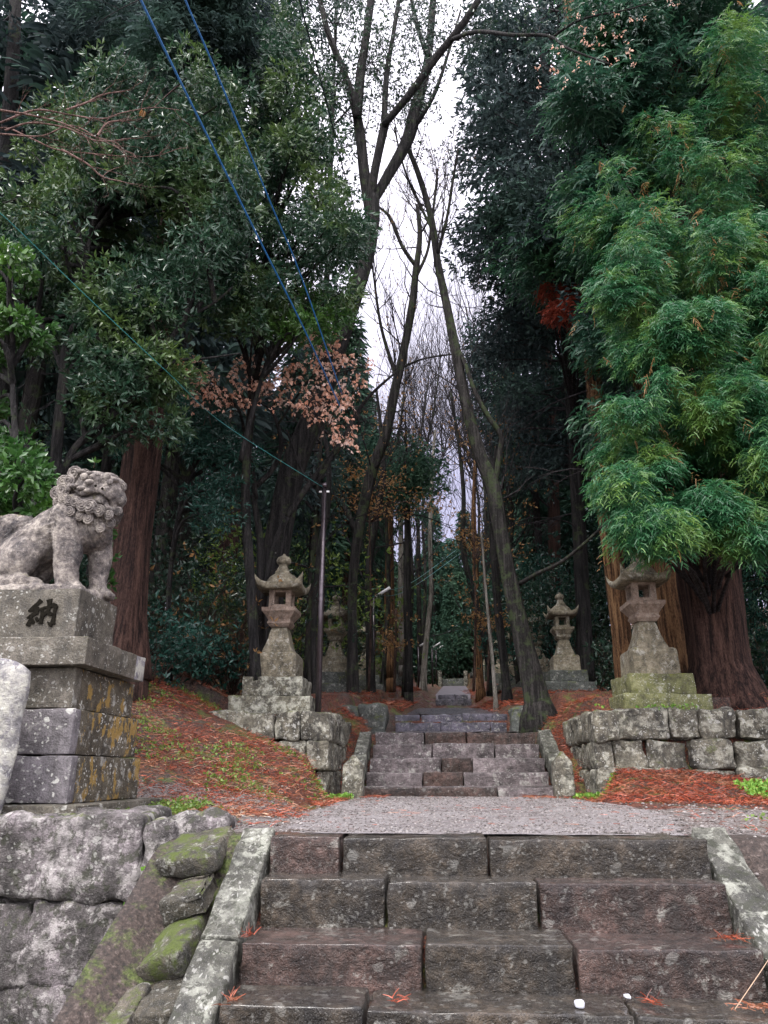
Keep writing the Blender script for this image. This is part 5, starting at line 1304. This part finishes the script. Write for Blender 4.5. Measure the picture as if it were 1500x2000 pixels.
LL = 'red cedar needle litter on the slope left of the stairs'
litter('needle_litter', rect(-5.8, -1.2, 6.6, 13.5, slopeL, dens=-.32), 26000, .085, .0075, m_litter, label=LL)
litter('needle_litter', rect(-5.8, -1.4, 5.9, 13.0, slopeL, dens=-.1), 5000, .08, .006, m_straw, label='pale dry stalks strewn over the left slope')
litter('needle_litter', rect(1.9, 5.6, 8.6, 11.35, lambda x, y: y > 9.2+.25*math.sin(x*3) and not (x < 2.1 and y < 10), dens=-.5), 13000, .09, .008, m_litter, label='heap of red needle litter at the foot of the right terrace wall')
litter('needle_litter', rect(-1.85, -1.35, 11.6, 15.3, None, dens=-.8), 2500, .09, .008, m_litter, label='red litter between the left curb and the left terrace')
litter('needle_litter', rect(1.95, 2.6, 11.0, 15.3, None, dens=-.8), 3000, .09, .008, m_litter, label='red litter between the right curb and the right terrace')
litter('needle_litter', rect(-3.5, -.8, 17.4, 44, None, dens=-.4), 9000, .16, .016, m_litter, label='brown red litter on the bank left of the upper path')
litter('needle_litter', rect(1.35, 4.2, 17.4, 44, None, dens=-.4), 9000, .16, .016, m_litter, label='brown red litter on the bank right of the upper path')
litter('needle_litter', rect(2.2, 6.5, 11.7, 14.5, None, dens=-.1), 2500, .09, .008, m_litter, label='red litter on top of the right terrace')
litter('needle_litter', rect(-1.1, 2.0, 5.2, 12.2, None, zz=-.350, dens=.2), 700, .07, .004, m_litter, tilt=.02, lift=.003, label='stray red needles on the pale landing', droop=0)
litter('needle_litter', rect(-1.1, 2.0, 11.3, 12.2, lambda x, y: x < -.8 or x > 1.2, zz=-.352, dens=-.6), 900, .09, .008, m_litter, tilt=.2, lift=.003, label='red needles gathered at the foot of the second stairway', droop=0)
litter('needle_litter', rect(2.0, 5.5, 5.2, 9.4, None, dens=.05), 1600, .07, .006, m_litter, label='stray red needles on the gravel right of the landing')
litter('needle_litter', rect(-2.7, -1.1, 5.5, 7, None, dens=.0), 900, .07, .006, m_litter, label='stray red needles on the gravel left of the landing')
# small dead twigs on the treads
for i, (px, py, Yd, z, lab) in enumerate([(488, 1800, 4.12, -.775, 'little red cedar twig against the left curb on the third tread'), (455, 1905, 3.8, -.973, 'little red cedar twig against the left curb on the fourth tread'),
        (1432, 1830, 4.2, -.775, 'small pile of red cedar twigs against the right curb on the third tread'), (1478, 1960, 3.85, -.973, 'orange cedar twig near the right curb on the fourth tread'),
        (1275, 1965, 3.9, -.973, 'red leaf scrap in the middle of the fourth tread'), (775, 1930, 3.85, -.973, 'pale pink leaf scrap on the fourth tread')]):
    c = P(px, py, Yd); mb = MB(); n_ = 60 if i in (2, 3) else 26
    p_ = np.array([[c.x, Yd, z+.012]]*n_)+rng.normal(size=(n_, 3))*np.array([.05 if i in (2, 3) else .015, .03, .004]); p_[:, 2] = np.maximum(p_[:, 2], z+.008)
    d = rng.normal(size=(n_, 3)); d[:, 2] = np.abs(d[:, 2])*(.9 if i < 2 else .25)
    add_strands(mb, p_, d, .05, .004, droop=.3); o = mb.build('fallen_twig', m_litter); tag(o, lab, 'twig', 'twigs fallen on the steps')
mb = MB(); a_, b_ = P(1450, 1930, 3.9), P(1500, 1880, 4.0)
tube(mb, [Vector((P(1432, 1945, 3.82).x, 3.82, -.965)), Vector((1.42, 3.95, -.86)), Vector((1.53, 4.02, -.78))], [.0022, .002, .0015], 5); o = mb.build('fallen_twig', m_straw); tag(o, 'thin pale stick leaning on the right curb', 'twig', 'twigs fallen on the steps')
# clover and weeds
def weeds(pts, n, L, mat, name='weeds', lab=None, hh=.05):
    x, y, z = pts(n); z = gh(x, y) if z is None else z; m = len(x)
    p_ = np.stack([x, y, z+.01+rng.random(m)*hh], 1); mb = MB(); rosettes(mb, p_, np.array([[0, -.2, 1.]]*m)+rng.normal(size=(m, 3))*.4, 3, L, .8, spread=1.0); o = mb.build(name, mat); tag(o, kind='stuff', label=lab)
el = lambda cx, cy_, rx, ry: (lambda x, y: ((x-cx)/rx)**2+((y-cy_)/ry)**2 < 1)
weeds(rect(3.8, 6.4, 9.6, 11.3, el(4.95, 10.2, 1.3, .7), dens=-.9), 3600, .045, m_lf_lime, lab='bright green weeds at the foot of the right terrace wall')
weeds(rect(1.9, 2.7, 10.6, 11.9, el(2.1, 11.4, .4, .5), dens=-.9), 700, .045, m_lf_lime, lab='bright green weeds round the right stub post')
weeds(rect(-5.5, -1.5, 7.2, 12.5, slopeL, dens=.14), 5200, .034, m_lf_yel, lab='small clover in the litter of the left slope')
weeds(rect(-2.72, -2.2, 6.5, 7.6, None, dens=-.9), 500, .03, m_lf_yel, lab='moss and clover at the foot of the pedestal')
weeds(rect(-1.75, -1.25, 11.0, 11.5, None, dens=-.6), 120, .05, m_lf_lime, lab='weeds by the left stub post')
weeds(rect(2.4, 4.6, 5.2, 7.5, None, dens=.25), 500, .035, m_lf_yel, lab='small weeds in the gravel right of the landing')
weeds(rect(2.3, 6, 11.3, 11.7, None, zz=.86, dens=.15), 260, .05, m_lf_lime, lab='weeds growing along the top of the right wall')
# loose pebbles round the landing
pb = MB(); n_ = 0
for (x0, x1, y0, y1, cnt) in ((1.75, 6.0, 4.6, 9.6, 1500), (-2.65, -1.0, 5.6, 9, 500), (1.85, 2.4, 4.5, 4.8, 40)):
    for _ in range(cnt):
        x, y = rnd.uniform(x0, x1), rnd.uniform(y0, y1); r = rnd.uniform(.005, .016)
        if mn.noise(Vector((x*1.7, y*1.7, 8))) < -.15: continue
        z = float(gh(np.array([x]), np.array([y]))[0]); ball(pb, (x, y, z+r*.4), (r*rnd.uniform(.8, 1.5), r*rnd.uniform(.8, 1.5), r*.7), 6, 4)
for _ in range(5200):
    x, y = rnd.uniform(-1.15, 2.0), 5.0+7.4*rnd.random()**1.6; r = rnd.uniform(.003, .008)*(1+.12*(y-5)); ball(pb, (x, y, -.350), (r*rnd.uniform(.8, 1.5), r*rnd.uniform(.8, 1.5), r*.6), 5, 3)
o = pb.build('gravel', m_pebble, smooth=False); tag(o, 'loose grey gravel on and beside the landing', kind='stuff')
def bankpts(n):
    t = rng.random(n); c0 = np.array(tuple(P(318, 1700, 5.25))); c1 = np.array(tuple(P(285, 1810, 5.0))); p_ = c0+(c1-c0)*t[:, None]+rng.normal(size=(n, 3))*.035
    return p_[:, 0], p_[:, 1], p_[:, 2]
weeds(bankpts, 150, .035, m_lf_lime, lab='tiny ferns in the joint beside the boulder wall', hh=.02)
# ================================================================== light and sky
w = bpy.data.worlds.new('World'); SC.world = w; w.use_nodes = True; nt = w.node_tree; nt.nodes.clear()
out = nt.nodes.new('ShaderNodeOutputWorld'); bg = nt.nodes.new('ShaderNodeBackground')
sky = nt.nodes.new('ShaderNodeTexSky'); sky.sky_type = 'NISHITA'; sky.sun_disc = False
SE, SA = math.radians(58), math.radians(200)
sky.sun_elevation = SE; sky.sun_rotation = SA; sky.air_density = 1; sky.dust_density = 2
tc = nt.nodes.new('ShaderNodeTexCoord'); sx = nt.nodes.new('ShaderNodeSeparateXYZ'); nt.links.new(tc.outputs['Generated'], sx.inputs[0])
cr = nt.nodes.new('ShaderNodeValToRGB')   # overcast layer: brighter towards the veiled sun
cr.color_ramp.elements[0].position = 0; cr.color_ramp.elements[0].color = (2.85, 2.72, 3.75, 1)
cr.color_ramp.elements[1].position = 1; cr.color_ramp.elements[1].color = (18.5, 17.8, 19.2, 1)
dp = nt.nodes.new('ShaderNodeVectorMath'); dp.operation = 'DOT_PRODUCT'; nt.links.new(tc.outputs['Generated'], dp.inputs[0])
dp.inputs[1].default_value = (math.sin(SA)*math.cos(SE), math.cos(SA)*math.cos(SE), math.sin(SE))
ma_ = nt.nodes.new('ShaderNodeMapRange'); ma_.inputs[1].default_value = -.15; ma_.inputs[2].default_value = .9; nt.links.new(dp.outputs['Value'], ma_.inputs[0]); nt.links.new(ma_.outputs[0], cr.inputs[0])
nz = nt.nodes.new('ShaderNodeTexNoise'); nz.inputs['Scale'].default_value = 3; nz.inputs['Detail'].default_value = 5; nt.links.new(tc.outputs['Generated'], nz.inputs['Vector'])
mr = nt.nodes.new('ShaderNodeMapRange'); mr.inputs[3].default_value = .82; mr.inputs[4].default_value = 1.15; nt.links.new(nz.outputs[0], mr.inputs[0])
mm = nt.nodes.new('ShaderNodeMix'); mm.data_type = 'RGBA'; mm.blend_type = 'MULTIPLY'; mm.inputs[0].default_value = 1
nt.links.new(cr.outputs[0], mm.inputs[6]); nt.links.new(mr.outputs[0], mm.inputs[7])
mx = nt.nodes.new('ShaderNodeMix'); mx.data_type = 'RGBA'; mx.inputs[0].default_value = .88
nt.links.new(sky.outputs[0], mx.inputs[6]); nt.links.new(mm.outputs[2], mx.inputs[7]); nt.links.new(mx.outputs[2], bg.inputs[0])
bg.inputs[1].default_value = .12
nt.links.new(bg.outputs[0], out.inputs[0])
sd_ = bpy.data.lights.new('sun', 'SUN'); sd_.energy = 1.5; sd_.angle = math.radians(14); sd_.color = (1, .96, .9)
so = bpy.data.objects.new('sun', sd_); COL.objects.link(so)
dirv = Vector((math.sin(SA)*math.cos(SE), math.cos(SA)*math.cos(SE), math.sin(SE)))
so.rotation_euler = dirv.to_track_quat('Z', 'Y').to_euler()
vs = SC.view_settings; vs.view_transform = 'Standard'; vs.look = 'None'; vs.gamma = 1; vs.exposure = 1.15
SC.cycles.max_bounces = 5; SC.cycles.diffuse_bounces = 3; SC.cycles.glossy_bounces = 2; SC.cycles.transmission_bounces = 3
